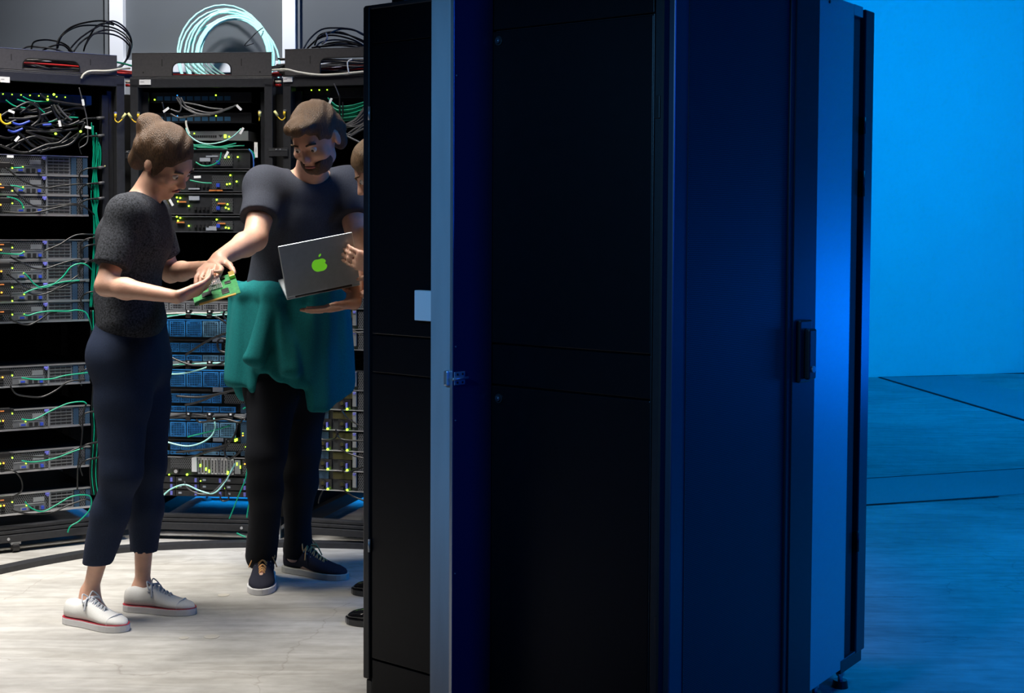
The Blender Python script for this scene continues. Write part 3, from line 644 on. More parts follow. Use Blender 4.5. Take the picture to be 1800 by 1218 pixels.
for k, (y, l) in enumerate(((207, 30), (238, 26), (294, 24), (321, 22), (348, 24), (416, 20), (428, 20), (457, 26), (510, 18), (644, 26), (720, 24), (775, 24), (802, 22))):
    t = thing('locking_plug', 'black ribbed plug at the right side of the left rack, %s from the top' % ORD[k], 'plug', R1.pw(183, y, .03), R1.rz, 'ribbed plugs on the power strip')
    b = MB(); L_ = l*.0024; b.cyl((0, 0, 0), (-L_*.45, -.002, -.003), .0062, 12).build('plug_body', M['c_grey'], t, True)
    b = MB()
    for q in range(5): b.cyl((-L_*.45-.006*q, -.002, -.003-.0006*q), (-L_*.45-.006*q-.003, -.002, -.0033-.0006*q), .0055, 10)
    b.build('strain_relief', M['plastic'], t)
    cable([(-L_*.45, -.002, -.003), (-L_*.45-.05, -.002, -.009), (-L_*.45-.075, .01, -.035), (-L_*.45-.06, .03, -.08)], .0034, M['c_black'], '', name='cord', parent=t)
t = thing('power_strip', 'slim black power strip standing at the right inside of the left rack', 'power strip', R1.w(R1.hy(188, 500, .02)[0], .035, .2), R1.rz)
MB().box(-.012, .018, 0, .04, 0, 1.7).build('housing', M['black'], t, False, .003)
for k in range(24): MB().cyl((.0, -.0012, .06+k*.067), (.0, .001, .06+k*.067), .003, 8).build('outlet_mark', M['paleyellow' if k % 5 == 0 else 'slot'], t)
ink = 'black cable in the tangle at the top of the left rack'
for pts in ([(60, 180), (75, 200), (95, 225), (120, 245), (150, 235)], [(35, 200), (60, 182), (72, 195), (74, 215), (50, 240), (20, 262)], [(28, 190), (50, 180), (66, 190), (70, 208), (55, 222)],
            [(90, 185), (100, 205), (118, 220), (140, 212)], [(94, 184), (105, 202), (122, 216)], [(100, 184), (112, 200), (126, 212)], [(60, 222), (85, 234), (108, 242)], [(45, 230), (70, 240), (104, 246)],
            [(50, 268), (80, 255), (105, 250), (125, 232)], [(30, 250), (62, 240), (90, 255), (70, 268)], [(15, 208), (45, 208), (75, 202), (92, 196)], [(0, 240), (15, 243), (28, 240)],
            [(10, 222), (30, 230), (55, 255), (75, 265)], [(8, 212), (40, 222), (66, 246), (92, 262)], [(70, 165), (85, 175), (120, 182), (145, 185)], [(20, 195), (30, 225), (34, 260)], [(110, 195), (135, 190), (150, 192)],
            [(0, 255), (40, 268), (95, 260), (128, 250), (150, 215)]):
    ln(R1, pts, random.uniform(-.005, .05), .0052, random.choice(['c_black', 'c_grey', 'c_black']), ink, 'black tangle of the left rack')
for k in range(16):
    a0 = random.uniform(0, 60); y0 = random.uniform(185, 262); pts = [(a0, y0), (a0+25, y0+random.uniform(-14, 10)), (a0+55, y0+random.uniform(-8, 14)), (min(150, a0+90), y0+random.uniform(-22, 4))]
    ln(R1, pts, random.uniform(.02, .10), .0055, 'c_black', ink, 'black tangle of the left rack')
ln(R1, [(139, 154), (147, 185), (152, 205), (154, 225), (153, 250), (140, 260)], .0, .0028, 'c_grey', 'thin grey cable hanging with a white tag at the upper right of the left rack')
ln(R1, [(0, 200), (2, 212), (10, 218), (19, 216)], -.01, .0045, 'yellow', 'yellow cable at the top left edge of the left rack')
for pts in ([(122, 206), (137, 207)], [(85, 215), (100, 211)], [(40, 170), (60, 178), (90, 178)], [(30, 175), (60, 185), (80, 200)], [(10, 176), (25, 186), (45, 190)]):
    ln(R1, pts, .02, .003, 'c_green', 'short green cable end in the tangle at the top of the left rack', 'green cable ends at the top of the left rack')
for pts in ([(22, 216), (35, 219), (52, 213)], [(14, 229), (25, 232), (40, 226)], [(75, 220), (90, 219)]):
    ln(R1, pts, .01, .005, 'vga', 'violet-blue plug in the tangle at the top of the left rack', 'violet-blue plugs at the top of the left rack', 'video_plug')
for k, (x, y, a, wh) in enumerate(((30, 244, -50, 'at the lower left of the cable tangle'), (105, 217, 80, 'in the middle of the cable tangle'), (146, 180, 80, 'on the hanging grey cable'), (155, 224, 10, 'beside the bright green light'),
                                (18, 275, 0, 'on the topmost grey server'), (20, 196, 20, 'at the upper left of the tangle'))):
    t = thing('cable_tag', 'small white cable tag %s of the left rack' % wh, 'cable tag', R1.pw(x, y, -.02), R1.rz, 'cable tags')
    MB().obox((0, 0, 0), .013, .0008, .005, Matrix.Rotation(math.radians(a), 3, 'Y')).build('tag_flag', M['label'], t)
for x, y in ((98, 235), (84, 175), (142, 231), (95, 166)): 
    c = MB().cyl((0, 0, 0), (0, .004, 0), .0045, 10).build('indicator_lamp', M['ledg']); c.location = R1.pw(x, y, .0); c.rotation_euler = (0, 0, R1.rz); tag(c, 'small green lamp in the cable tangle of the left rack', 'light', 'green lamps in the cable tangle')
# power plugs at the left margin of the left rack
for k, (y, wh) in enumerate(((290, 'topmost'), (330, 'second'), (352, 'third'), (430, 'fourth'), (466, 'fifth'), (500, 'sixth'), (524, 'seventh'), (548, 'eighth'), (655, 'ninth'), (722, 'tenth'), (800, 'eleventh'), (878, 'lowest'))):
    t = thing('power_plug', 'black power plug at the left edge of the left rack, %s' % wh if wh in ('topmost', 'lowest') else 'black power plug at the left edge of the left rack, %s from the top' % wh, 'plug', R1.pw(8, y, -.01), R1.rz, 'plugs at the left edge')
    MB().box(-.03, .022, -.012, .012, -.012, .012).build('plug_body', M['plastic'], t, False, .004); MB().box(.022, .036, -.008, .008, -.008, .008).build('plug_neck', M['plastic'], t, False, .003)
    if k % 2: MB().box(-.02, -.005, -.0135, -.012, -.002, .003).build('plug_label', M['brown'], t)
    led(t, .028, -.010, -.012, 'ledg', .0028)
# middle rack
for pts, m, r, lab in (([(327, 225), (329, 232), (335, 240), (350, 250), (370, 253), (395, 248), (412, 238), (424, 226)], 'c_aqua', .0028, 'aqua fibre hanging in an arc over the pale appliance'),
    ([(344, 285), (355, 291), (370, 291), (385, 283), (389, 268)], 'c_green', .003, 'green cable curling under the grey label of the first dark server'),
    ([(308, 307), (326, 315)], 'c_green', .003, 'short green cable end in the dark gap of the middle rack'), ([(334, 317), (355, 321), (372, 322)], 'c_green', .003, 'green cable plugged into the second dark server of the middle rack'),
    ([(437, 262), (444, 272), (446, 290), (445, 312)], 'c_blue', .003, 'blue cable running down at the right of the dark servers'),
    ([(262, 310), (266, 330), (270, 345)], 'c_aqua', .0025, 'aqua fibre at the left inside of the middle rack'),
    ([(262, 618), (266, 640), (285, 655), (315, 657), (350, 650), (380, 640), (420, 637)], 'c_aqua', .0032, 'aqua cable looping below the middle cable bar'),
    ([(413, 640), (430, 636), (438, 645), (432, 652), (415, 646)], 'c_aqua', .003, 'aqua loop at the right end of the middle cable bar'),
    ([(376, 735), (378, 752), (370, 768), (350, 780), (325, 784), (290, 776)], 'c_aqua', .0036, 'aqua cable arching over the lower blade enclosure'),
    ([(427, 719), (438, 712), (444, 704)], 'c_green', .003, 'green cable rising at the right end of the lower cable bar'),
    ([(330, 768), (370, 758), (405, 748)], 'c_green', .003, 'green cable behind the aqua arc in the middle rack'),
    ([(282, 876), (300, 860), (325, 852), (350, 862), (375, 867), (395, 848), (413, 815)], 'c_aqua', .0036, 'aqua cable pair sagging over the drive shelf'),
    ([(324, 846), (330, 858), (350, 868), (372, 866), (392, 848), (412, 826)], 'c_grey', .0034, 'grey cable sagging over the drive shelf'),
    ([(386, 868), (390, 880), (402, 876), (395, 850), (405, 830)], 'c_black', .0034, 'black cable loop below the drive shelf'),
    ([(436, 806), (432, 840), (420, 870), (408, 900), (403, 912)], 'c_green', .003, 'green cable falling to the bottom of the middle rack'),
    ([(440, 880), (436, 895), (434, 910)], 'c_green', .0034, 'short green cable at the lower right corner of the middle rack'),
    ([(416, 937, -.01), (424, 941, -.01), (432, 944, -.01)], 'c_green', .004, 'green cable end under the bottom frame of the middle rack')):
    ln(R2, pts, -.03, r, m, lab)
for pts in ([(415, 252), (380, 259), (350, 257), (325, 262)], [(330, 250), (350, 259), (385, 258), (430, 256)], [(318, 244), (345, 256), (372, 260), (410, 258)], [(305, 244), (315, 256), (345, 262)], [(328, 256), (360, 255), (400, 262)],
            [(438, 262), (446, 270), (447, 280)]):
    ln(R2, pts, .0, .0028, 'c_green', 'green cable in the flat bunch under the pale appliance', 'green bunch under the pale appliance')
for pts in ([(318, 172), (330, 190), (350, 200), (375, 200), (400, 192), (415, 185)], [(310, 172), (322, 188), (345, 200), (365, 202), (392, 196)], [(322, 180), (345, 184), (370, 190), (392, 192)], [(325, 186), (350, 195), (375, 198), (408, 188)],
            [(300, 200), (312, 206), (325, 206), (345, 202)], [(285, 180), (290, 200), (292, 215)], [(322, 205), (345, 204), (370, 203)], [(312, 170), (318, 180), (316, 196), (300, 192)]):
    ln(R2, pts, -.01, .0036, random.choice(['c_grey', 'c_black']), 'dark cable in the drooping bunch at the top of the middle rack', 'drooping bunch at the top of the middle rack')
ln(R2, [(327, 212), (328, 222), (333, 236)], -.02, .0045, 'c_white', 'white-sleeved end of the aqua fibre in the middle rack')
for pts, wh in (([(300, 628), (330, 640), (352, 642), (385, 640), (405, 625), (410, 605), (392, 595), (383, 600), (385, 615), (398, 620)], 'looping round the knot at the upper enclosure'),
    ([(378, 556), (395, 566), (408, 580), (415, 600), (412, 618)], 'falling from the upper cable bar'), ([(326, 624), (355, 605), (380, 592), (405, 582), (415, 570)], 'rising across the upper blade enclosure'),
    ([(395, 546), (393, 556), (405, 568), (415, 585), (420, 600)], 'forming a loop over the upper cable bar'), ([(398, 545), (406, 552), (412, 566), (420, 580)], 'leaning over the upper cable bar'),
    ([(310, 696), (350, 698), (385, 692), (415, 684), (435, 668)], 'crossing the middle blade enclosure'), ([(325, 712), (350, 706), (380, 694), (400, 690)], 'below the grey label of the middle enclosure'),
    ([(310, 795), (340, 792), (375, 788), (400, 780), (412, 765), (418, 745)], 'crossing the lower blade enclosure'), ([(310, 806), (335, 803), (365, 794), (395, 787), (402, 775)], 'above the silver bottom server'),
    ([(398, 772), (395, 795), (402, 806), (415, 800), (425, 790)], 'hanging in a knot right of the lower enclosure'), ([(418, 690), (425, 660), (430, 640), (422, 615)], 'running up at the right of the enclosures'),
    ([(345, 737), (352, 742), (370, 740), (395, 737), (420, 742), (427, 735)], 'along the lower cable bar'), ([(422, 560), (432, 575), (436, 590)], 'bending down right of the upper cable bar')):
    ln(R2, pts, -.045, .0046, 'c_black', 'black cable in the middle rack ' + wh, 'black cables before the blade enclosures')
for y0 in (549, 551, 553, 638, 640, 643, 730, 732):
    j = lambda: random.uniform(-2, 2)
    ln(R2, [(285, y0+4+j()), (330, y0+j()), (370, y0+j()), (407, y0+j()), (432, y0+5+j())], -.028, .003, random.choice(['c_green', 'c_aqua', 'c_green', 'c_black', 'c_white']), 'thin cable clipped along a cable management bar of the middle rack', 'cables along the management bars')
for x, y, a, wh in ((292, 193, 35, 'at the upper left of the middle rack'), (420, 189, -45, 'under the drooping bunch of the middle rack'), (425, 230, 60, 'on the aqua fibre'), (301, 356, -60, 'beside the two lights of the third dark server'),
                    (398, 272, 60, 'right of the grey label of the first dark server'), (347, 311, 2, 'in the dark gap under the first dark server')):
    t = thing('cable_tag', 'small white cable tag ' + wh, 'cable tag', R2.pw(x, y, -.035), R2.rz, 'cable tags')
    MB().obox((0, 0, 0), .015, .0008, .005, Matrix.Rotation(math.radians(-a), 3, 'Y')).build('tag_flag', M['label'], t)
# right rack
for k in range(16):
    y = 182 + 1.7*k; pts = [(576+2*(k % 4), 172+2.2*k), (590, y+3), (600, y+5+random.uniform(-1, 1)), (620, y+3), (645, y-3+random.uniform(-2, 2)), (680, y-8)]
    ln(R3, pts, -.005+.004*(k % 4), .0030, 'c_green', 'green cable in the strapped fan of cables at the top of the right rack', 'green cables of the right rack')
for k in range(12):
    a = 565+3*k; pts = [(a, 205+k), (a+12, 216+k), (600, 222+random.uniform(-3, 3)), (625, 222-k*1.2), (650, 212-3*k), (690, 200-3*k)]
    ln(R3, pts, -.02+.004*(k % 3), .0034, 'c_grey', 'grey cable swinging below the green bunch of the right rack', 'grey cables of the right rack')
for pts in ([(592, 227), (612, 240), (640, 254), (680, 275)], [(598, 227), (615, 237), (640, 220)], [(606, 240), (622, 228), (645, 215)], [(616, 240), (632, 230), (650, 222)]):
    ln(R3, pts, -.05, .0042, 'c_grey', 'thick grey cable crossing at the lower end of the right rack tangle', 'thick grey cables of the right rack')
t = thing('cable_tie', 'black strap holding the green cables of the right rack', 'cable tie', R3.pw(599, 188, -.03), R3.rz)
MB().box(-.006, .0, -.006, 0, -.04, .05).build('strap', M['plastic'], t); MB().box(.008, .013, -.006, 0, -.045, .02).build('strap_end', M['plastic'], t)
ln(R3, [(587, 147), (592, 158), (597, 172)], -.02, .0024, 'c_grey', 'thin grey wire at the top of the right rack')
for x, y, a, wh in ((579, 182, 65, 'left of the green bunch, large and bright'), (545, 221, 70, 'below the grey cables, upright')):
    t = thing('cable_tag', 'white cable tag in the right rack ' + wh, 'cable tag', R3.pw(x, y, -.05), R3.rz, 'cable tags')
    MB().obox((0, 0, 0), .024, .0008, .005, Matrix.Rotation(math.radians(-a), 3, 'Y')).build('tag_flag', M['label'], t)
for pts, wh in (([(600, 720), (612, 736), (640, 752)], 'beside the second lower server'), ([(595, 757), (594, 766), (605, 773), (640, 775)], 'beside the third lower server'), ([(548, 763), (565, 772), (585, 772), (592, 765), (590, 755)], 'curling left of the third lower server'),
    ([(600, 790), (615, 798), (640, 806)], 'beside the fourth lower server'), ([(600, 825), (612, 830), (640, 820)], 'beside the fifth lower server'), ([(606, 862), (620, 872), (640, 880)], 'under the lowest server'),
    ([(568, 862), (562, 875), (560, 885)], 'hanging under the lowest server, short'), ([(583, 520), (582, 545), (590, 570), (612, 583), (640, 584)], 'swinging down in the upper block'), ([(597, 560), (610, 575), (640, 590)], 'in the upper block, near the end of it'),
    ([(560, 640, 0), (556, 560, .02), (554, 470, .02), (556, 400, .02)], 'running straight up beside the servers')):
    ln(R3, pts, -.03, .0036, 'c_grey' if 'sw' in wh else 'c_black', 'cable in the right rack ' + wh, 'single cables of the right rack')
for k, y in enumerate((321, 347, 398, 580, 606, 634, 685, 711, 739, 763, 790)):
    t = thing('plug_end', 'small pale plug at the left inside of the right rack, %s from the top' % ORD[k], 'plug', R3.pw(546, y, .02), R3.rz, 'pale plugs of the right rack')
    MB().cyl((-.012, 0, .002), (.004, 0, -.001), .006, 10).build('plug_tip', M['lip'], t, True); MB().cyl((.004, 0, -.001), (.03, .01, -.008), .0045, 10).build('plug_neck', M['plastic'], t, True)
for F, x, y in ((R1, 186, 904), (R3, 531, 885)):
    o = MB().cyl((0, 0, 0), (0, .004, 0), .0035, 10).build('indicator_lamp', M['ledr']); o.location = F.pw(x, y, -.002 if F is R3 else .01); o.rotation_euler = (0, 0, F.rz)
    tag(o, 'tiny red light low on the %s rack' % ('left' if F is R1 else 'right'), 'light')
# cables lying in and over the trays
def traypath(off_y, z, x0=0, x1=1): return
rowz = RACK_H
def tray_run(k, m, r):
    y = .05 + random.uniform(0, .16); z = rowz + .010 + random.uniform(0, .055); dz = lambda: random.uniform(-.008, .008)
    pts = [R1.w(-.1, y+.02, z+dz()), R1.w(R1.len*.35, y+random.uniform(-.02, .02), z+dz()), R1.w(R1.len*.8, y, z+dz()), R1.w(R1.len*.98, y, z-.01), R2.w(.03, y, z*.5+.5*(rowz+.01)), R2.w(.15, y, rowz+.010+random.uniform(0, .012)), R2.w(.45, y, rowz+.010+random.uniform(0, .012)),
           R2.w(R2.len-.02, y, z-.02+dz()), R3.w(.03, y, z-.012), R3.w(.2, y, z+dz()), R3.w(.45, y, z+dz()), R3.w(.74, y, z+dz())]
    return [Vector(p) for p in pts]
for k in range(5): cable(tray_run(k, 0, 0), .0045, M['c_red'], 'red cable running through the trays on top of the racks', 'red cables in the trays')
for k in range(3): cable(tray_run(k, 0, 0), .0042, M['c_blue'], 'blue cable running through the trays on top of the racks', 'blue cables in the trays')
for F, a, b_, wh, n_ in ((R1, -.1, R1.len-.06, 'left', 22), (R3, -.03, .74, 'right', 26)):
    for k in range(n_):
        y = random.uniform(.03, .22); z = rowz + random.uniform(.012, .075); L_ = b_-a
        pts = [F.w(a+L_*q, y+random.uniform(-.03, .03), max(rowz+.008, z+random.uniform(-.014, .014))) for q in (0, .25, .5, .75, 1)]
        cable(pts, .0038, M['c_grey' if k % 3 else 'c_black'], 'dark cable lying in the cable tray of the %s rack' % wh, 'dark cables in the %s tray' % wh)
cable([R1.w(R1.len*.0, .12, rowz+.07), R1.w(R1.len*.5, .1, rowz+.078), R1.w(R1.len*.95, .09, rowz+.07), R2.w(.0, .08, rowz+.05)], .0042, M['c_green'], 'green cable leaving the tray of the left rack')
cable([R1.pw(143, 138, -.008), R1.pw(148, 130, -.012), R1.pw(160, 125, -.012), R1.pw(190, 124.5, -.01), R1.pw(212, 121, .0), R2.pw(228, 120, .05)], .0045, M['c_white'], 'cream cable curving over the front of the left tray')
cable([R2.pw(472, 124, .02), R3.pw(502, 122, -.02), R3.pw(525, 127, -.012), R3.pw(560, 131.5, -.008), R3.pw(600, 130, -.008), R3.pw(640, 126, -.008), R3.pw(690, 124, -.01)], .0045, M['c_white'], 'cream cable running in front of the right tray')
for k in range(5): cable([R2.w(R2.len-.06, .06+.02*k, rowz+.02+.008*k), R2.w(R2.len, .05+.02*k, rowz+.035+.006*k), R3.w(.03, .05+.02*k, rowz+.06+.005*k), R3.w(.12, .07+.02*k, rowz+.07)], .004, M['c_black'], 'black cable bridging the middle and right trays', 'black cables between the middle and right trays')
for s in range(4):
    for F, x, wh in ((R1, 226, 'left and middle'), (R3, 489, 'middle and right')):
        if s < 2:
            c = F.pw(x, 144+6*s, .05); t = tag(MB().tube([c + Vector((-.012, 0, 0)), c + Vector((.014, 0, 0))], .006, 8).build('cable', M['c_red' if s else 'c_white'], None, True), '%s cable end in the gap between the %s racks' % ('red' if s else 'cream', wh), 'cable')
# coils
def coil(name, label, cx, cy, ydep, loops, m, r, cat='cable coil', thick=.02, tie=True, group=None):
    """loops: (pixel offset x, y, radius x, radius y, tilt) turned into one wound cable"""
    pts = []; N_ = 30
    for i, (dx, dy, rx, ry) in enumerate(loops):
        nx_ = loops[(i+1) % len(loops)] if i+1 < len(loops) else loops[i]
        for k in range(N_):
            f = k/N_; a = PI*1.5 - 2*PI*f; L_ = [loops[i][q]*(1-f)+nx_[q]*f for q in range(4)]
            py_ = min(cy+L_[1]-L_[3]*math.sin(a), 165 - 1.2*(i % 3)); q = P(cx+L_[0]+L_[2]*math.cos(a), py_, 6.93 + .42*(165-py_)/162 + thick*math.sin(i*2.1+f*2.5)); pts.append(q)
    t = thing(name, label, cat, (0, 0, 0), 0, group)
    MB().tube(pts, r, 8).build('wound_cable', m, t, True); return t
L_ = []
for i in range(15):
    R = random.uniform(52, 64); L_.append((random.uniform(5, 14), random.uniform(4, 12) - (66-R)*.2, R+6, R+14))
L_ += [(-6, -2, 84, 92), (-10, 4, 80, 84), (0, 0, 76, 80), (-4, 6, 78, 74), (20, 22, 75, 80), (-2, 4, 70, 82)]
ac = coil('fibre_coil', 'large aqua fibre cable coil leaning on the grey wall above the middle rack', 402, 96, 7.22, L_, M['c_aqua'], .0052)
tp = [P(462, 49, 7.19), P(452, 56, 7.13), P(444, 64, 7.13), P(430, 80, 7.12), P(446, 76, 7.14)]
MB().tube(spline(tp, 6), .0028, 6).build('tie', M['plastic'], ac, True)
for pts in ([(325, 112, .30), (335, 122, .2), (350, 132, .1), (368, 142, .12)],):
    for k in range(6):
        cable([R2.pw(q[0]+9*k, q[1], q[2]) for q in pts], .0042, M['c_aqua'], 'aqua fibre dropping through the opening of the middle tray', 'aqua fibres in the middle tray')
for k, pts in enumerate(([(100, 92), (103, 70), (125, 48), (160, 38), (190, 38), (215, 50), (230, 68), (228, 95), (215, 113)], [(120, 90), (140, 68), (170, 48), (198, 37), (222, 52), (232, 78), (222, 105), (212, 118)], [(101, 85), (110, 62), (140, 46), (185, 46), (212, 55), (228, 72), (224, 100)],
    [(130, 90), (145, 72), (175, 55), (200, 54), (222, 68), (230, 84), (217, 112)], [(147, 90), (152, 75), (168, 48), (185, 41), (200, 44)], [(150, 80), (165, 60), (195, 60), (215, 68), (229, 82)], [(55, 88), (60, 74), (80, 70), (105, 74), (120, 82), (128, 92)],
    [(38, 88), (50, 82), (70, 83), (95, 86), (112, 92)], [(72, 90), (95, 80), (112, 80), (125, 92)])):
    cable([P(q[0], q[1], R1.w(R1.hy(min(q[0], 215), 90, .2)[0], .2, 0).y + .12 + .03*math.sin(k*2+i)) for i, q in enumerate(pts)] + ([] if k not in (0, 1, 3) else [R1.w(R1.len-.02, .15, RACK_H+.03)]), .0038, M['c_grey'] if k % 2 else M['c_black'],
          'thin dark cable arching up over the tray of the left rack', 'arching cables over the left tray')
for k, pts in enumerate(([(534, 85), (545, 68), (565, 52), (590, 49), (620, 52), (640, 62), (700, 90)], [(540, 85), (560, 68), (585, 62), (620, 70), (645, 84)], [(553, 80), (560, 66), (580, 58), (605, 60), (630, 68), (660, 82)], [(556, 82), (565, 74), (590, 70), (620, 74), (650, 84)],
    [(560, 84), (580, 76), (610, 74), (640, 84)], [(548, 84), (575, 80), (600, 77), (640, 80)], [(580, 58), (600, 51), (625, 54), (650, 66)], [(553, 78), (565, 60), (600, 57), (640, 75)], [(566, 82), (600, 80), (650, 86)])):
    cable([P(*q, 6.35 + .03*math.sin(k*2+i)) for i, q in enumerate(pts)], .004, M['c_grey' if k % 3 == 0 else 'c_black'], 'dark cable in the loose heap above the tray of the right rack', 'loose heap over the right tray')
cable([P(573, 58, 6.28), P(575, 66, 6.27), P(570, 74, 6.28), P(566, 77, 6.3)], .0035, M['label'], 'white cable tie end sticking up from the heap over the right tray', name='cable_tie', cat='cable tie')
cable([R3.pw(619, 104, -.008), R3.pw(611, 110, -.012), R3.pw(613, 128, -.01)], .003, M['label'], 'white cable tie in the opening of the right tray', name='cable_tie', cat='cable tie')
ln(R1, [(70, 974, -.03), (95, 971, -.04), (112, 968, -.03), (135, 963, 0)], 0, .003, 'yellow', 'yellow cable under the bottom frame of the left rack')
# ================================================================ the dark cabinet in front (A) and the blue-lit one behind it (C)
A = Frame(P(640, 540, 3.8), P(1163, 540, 3.19)); AL = A.len; AH = 1.936
AW = A.hx(1421, 540, AL)[1]
ca = thing('server_cabinet', 'tall black closed server cabinet in the foreground with a perforated door on its right', 'server cabinet', A.o, A.rz)
hz = lambda px, py: A.hy(px, py, 0)
MB().box(.035, AL-.03, .012, AW-.01, .10, AH-.01).build('body', M['black'], ca)
MB().box(.0, AL, .0, AW, AH-.012, AH).build('top_panel', M['rackblack'], ca, False, .003)
x655 = hz(654, 300)[0]; x1143 = hz(1144, 600)[0]
z_t, z_588, z_655, z_b = hz(655, 78)[2], hz(655, 588)[2], hz(655, 655)[2], hz(655, 1158)[2]
g = .0022
MB().box(x655, x1143, -.001, .02, z_588+g, z_t-g).build('side_panel', M['sidepanel'], ca, False, .0025)
MB().box(x655, x1143, -.001, .02, z_b+g, z_655-g).build('side_panel', M['sidepanel'], ca, False, .0025)
MB().box(x655, AL-.028, .0005, .02, z_655+g, z_588-g).build('cross_strip', M['sidepanel'], ca, False, .0015)
MB().box(x655, AL-.028, .0005, .02, z_t+g, AH-.012).build('upper_strip', M['sidepanel'], ca, False, .0015)
MB().box(x655, AL-.028, .0005, .02, .02, z_b-g).build('lower_strip', M['sidepanel'], ca, False, .0015)
MB().box(x1143+.003, AL-.028, -.001, .02, z_b, z_t).build('corner_strip', M['black'], ca, False, .002)
MB().box(AL-.025, AL, -.0, .03, .02, AH-.012).build('corner_post', M['black'], ca, False, .003)
# rear door leaf seen edge-on at the left
zn = hz(638, 1190)[2]; x2 = hz(651, 500)[0]
MB().box(0, x2, -.004, AW-.01, zn, AH-.004).build('rear_door', M['black'], ca, False, .003)
MB().box(.004, x655-.003, .004, AW-.02, .02, zn-.004).build('rear_plinth', M['black'], ca, False, .003)
for y0, y1, m in ((188, 212, 'hinge'), (946, 968, 'hinge')):
    a = hz(645, y0)[2]; b = hz(645, y1)[2]; MB().cyl((x2+.002, -.006, b), (x2+.002, -.006, a), .0035, 12).build('hinge', M['blueint'] if 'blueint' in M else M['steel'], ca, True)
for y0, y1 in ((168, 208), (1083, 1122)):
    q = hz(1156, y0); p = hz(1156, y1); MB().box(q[0]-.006, q[0]+.008, -.004, .0, p[2], q[2]).build('hinge_block', M['plastic'], ca, False, .001)
for y in (72, 700):
    q = hz(878, y); k = MB().cyl((q[0], -.004, q[2]), (q[0], .002, q[2]), .0115, 24).build('lock', M['black'], ca)
    MB().cyl((q[0], -.009, q[2]), (q[0], -.004, q[2]), .0068, 20, .006).build('lock_core', M['navylight'], k, True); MB().box(q[0]-.0008, q[0]+.0008, -.0095, -.0088, q[2]-.003, q[2]+.003).build('key_slot', M['void'], k)
q = hz(749, 510); p = hz(749, 563); cb = MB().box(hz(738.5, 530)[0], hz(738.5, 530)[0]+.06, -.022, -.001, p[2], q[2])
cb = tag(cb.build('wall_box', M['label'], None, False, .002), 'small white box on the black cabinet side, half hidden by the pale metal post', 'box'); cb.location = A.o; cb.rotation_euler = (0, 0, A.rz)
# perforated door on the right face (x = AL plane); built in y-z
fx = lambda px, py=540: A.hx(px, py, AL+.02)[1]
dt = MB(); y1, y2, y3, y4 = fx(1181), fx(1206), fx(1384), AW
door = MB().box(AL+.004, AL+.022, y3, y4, .02, AH+.03).box(AL+.004, AL+.022, y2, y3, .02, .08).box(AL+.004, AL+.022, y2, y3, AH+.012, AH+.03)
door = door.build('front_door', M['navy'], ca, False, .003)
MB().box(AL+.004, AL+.022, y1, y2, .02, AH+.03).build('door_stile', M['navylight'], door, False, .003)
MB().box(AL+.012, AL+.0145, y2-.002, y3+.002, .07, AH+.015).build('perforated_sheet', M['doormesh'], door)
MB().box(AL+.022, AL+.026, y3+.02, y3+.026, .02, AH+.03).box(AL+.014, AL+.024, y2-.004, y2, .02, AH+.03).build('frame_fold', M['navy'], door)
MB().box(AL+.0, AL+.006, y1-.02, y1+.004, .03, AH-.03).build('door_gap_seal', M['void'], ca)
ya, yb_ = fx(1403), fx(1418); a = A.hx(1412, 563, AL+.03)[2]; b = A.hx(1412, 672, AL+.03)[2]
hd = MB().box(AL+.022, AL+.034, ya-.012, yb_+.006, b, a).build('handle', M['plastic'], door, False, .004)
MB().box(AL+.034, AL+.050, ya+.008, yb_+.002, b+.008, a-.022).build('handle_lever', M['plastic'], hd, False, .005)
MB().cyl((AL+.050, (ya+yb_)/2+.006, b+.034), (AL+.053, (ya+yb_)/2+.006, b+.034), .0085, 20).build('handle_lock', M['steel'], hd)
# dark thing on top of the cabinet at the left
q = A.hy(668, 4, .03); t = thing('cable_box', 'black ridged plastic box on top of the dark cabinet, at the upper frame edge', 'box', A.w(q[0], .08, AH), A.rz)
MB().box(0, .045, 0, .05, 0, .06).build('housing', M['plastic'], t, False, .004)
for k in range(4): MB().box(-.002+.012*k, .005+.012*k, -.003, .001, .008, .052).build('rib', M['black'], t)
# ---- pale brushed metal post standing out from the cabinet side
b0 = A.hy(866, 540, 0); E0 = A.w(b0[0], 0, 0)
def outy(px, y=540):                 # how far the panel stands out
    x = b0[0]; d = ray(px, y); p0 = A.w(x, 0, 0); t = (p0 - O).dot(A.u) / d.dot(A.u); q_ = O + d*t - A.o; return q_.dot(A.v)
yo = outy(797); xl = A.hy(757, 540, yo)[0]
pt = thing('metal_post', 'tall pale brushed metal post in front of the dark cabinet, navy on its right side', 'post', A.o, A.rz)
X0, X1_ = xl, b0[0]
MB().box(X0, X1_-.006, yo, yo+.004, .0, 2.06).build('front_face', M['bluemetal'], pt, False, .0015)
MB().box(X1_-.006, X1_, yo, -.003, .0, 2.06).build('right_face', M['gloss_navy'], pt, False, .0008)
MB().box(X0, X0+.005, yo+.004, -.003, .0, 2.06).build('left_face', M['navy'], pt)
MB().box(X1_-.010, X1_-.0015, yo-.0012, yo, .0, 2.06).build('edge_fold', M['lip'], pt)
zc = A.hy(797, 666, yo)[2]
lt = MB().box(X1_-.022, X1_-.008, yo-.012, yo+.001, zc-.018, zc+.020).build('latch', M['latchblue'] if 'latchblue' in M else M['steel'], pt, False, .004)
MB().box(X1_, X1_+.003, yo+.002, yo+.040, zc-.016, zc+.016).build('latch_plate', M['steel'], lt, False, .001); MB().cyl((X1_+.006, yo-.008, zc), (X1_+.006, yo+.046, zc), .0035, 10).build('latch_pin', M['steel'], lt, True)
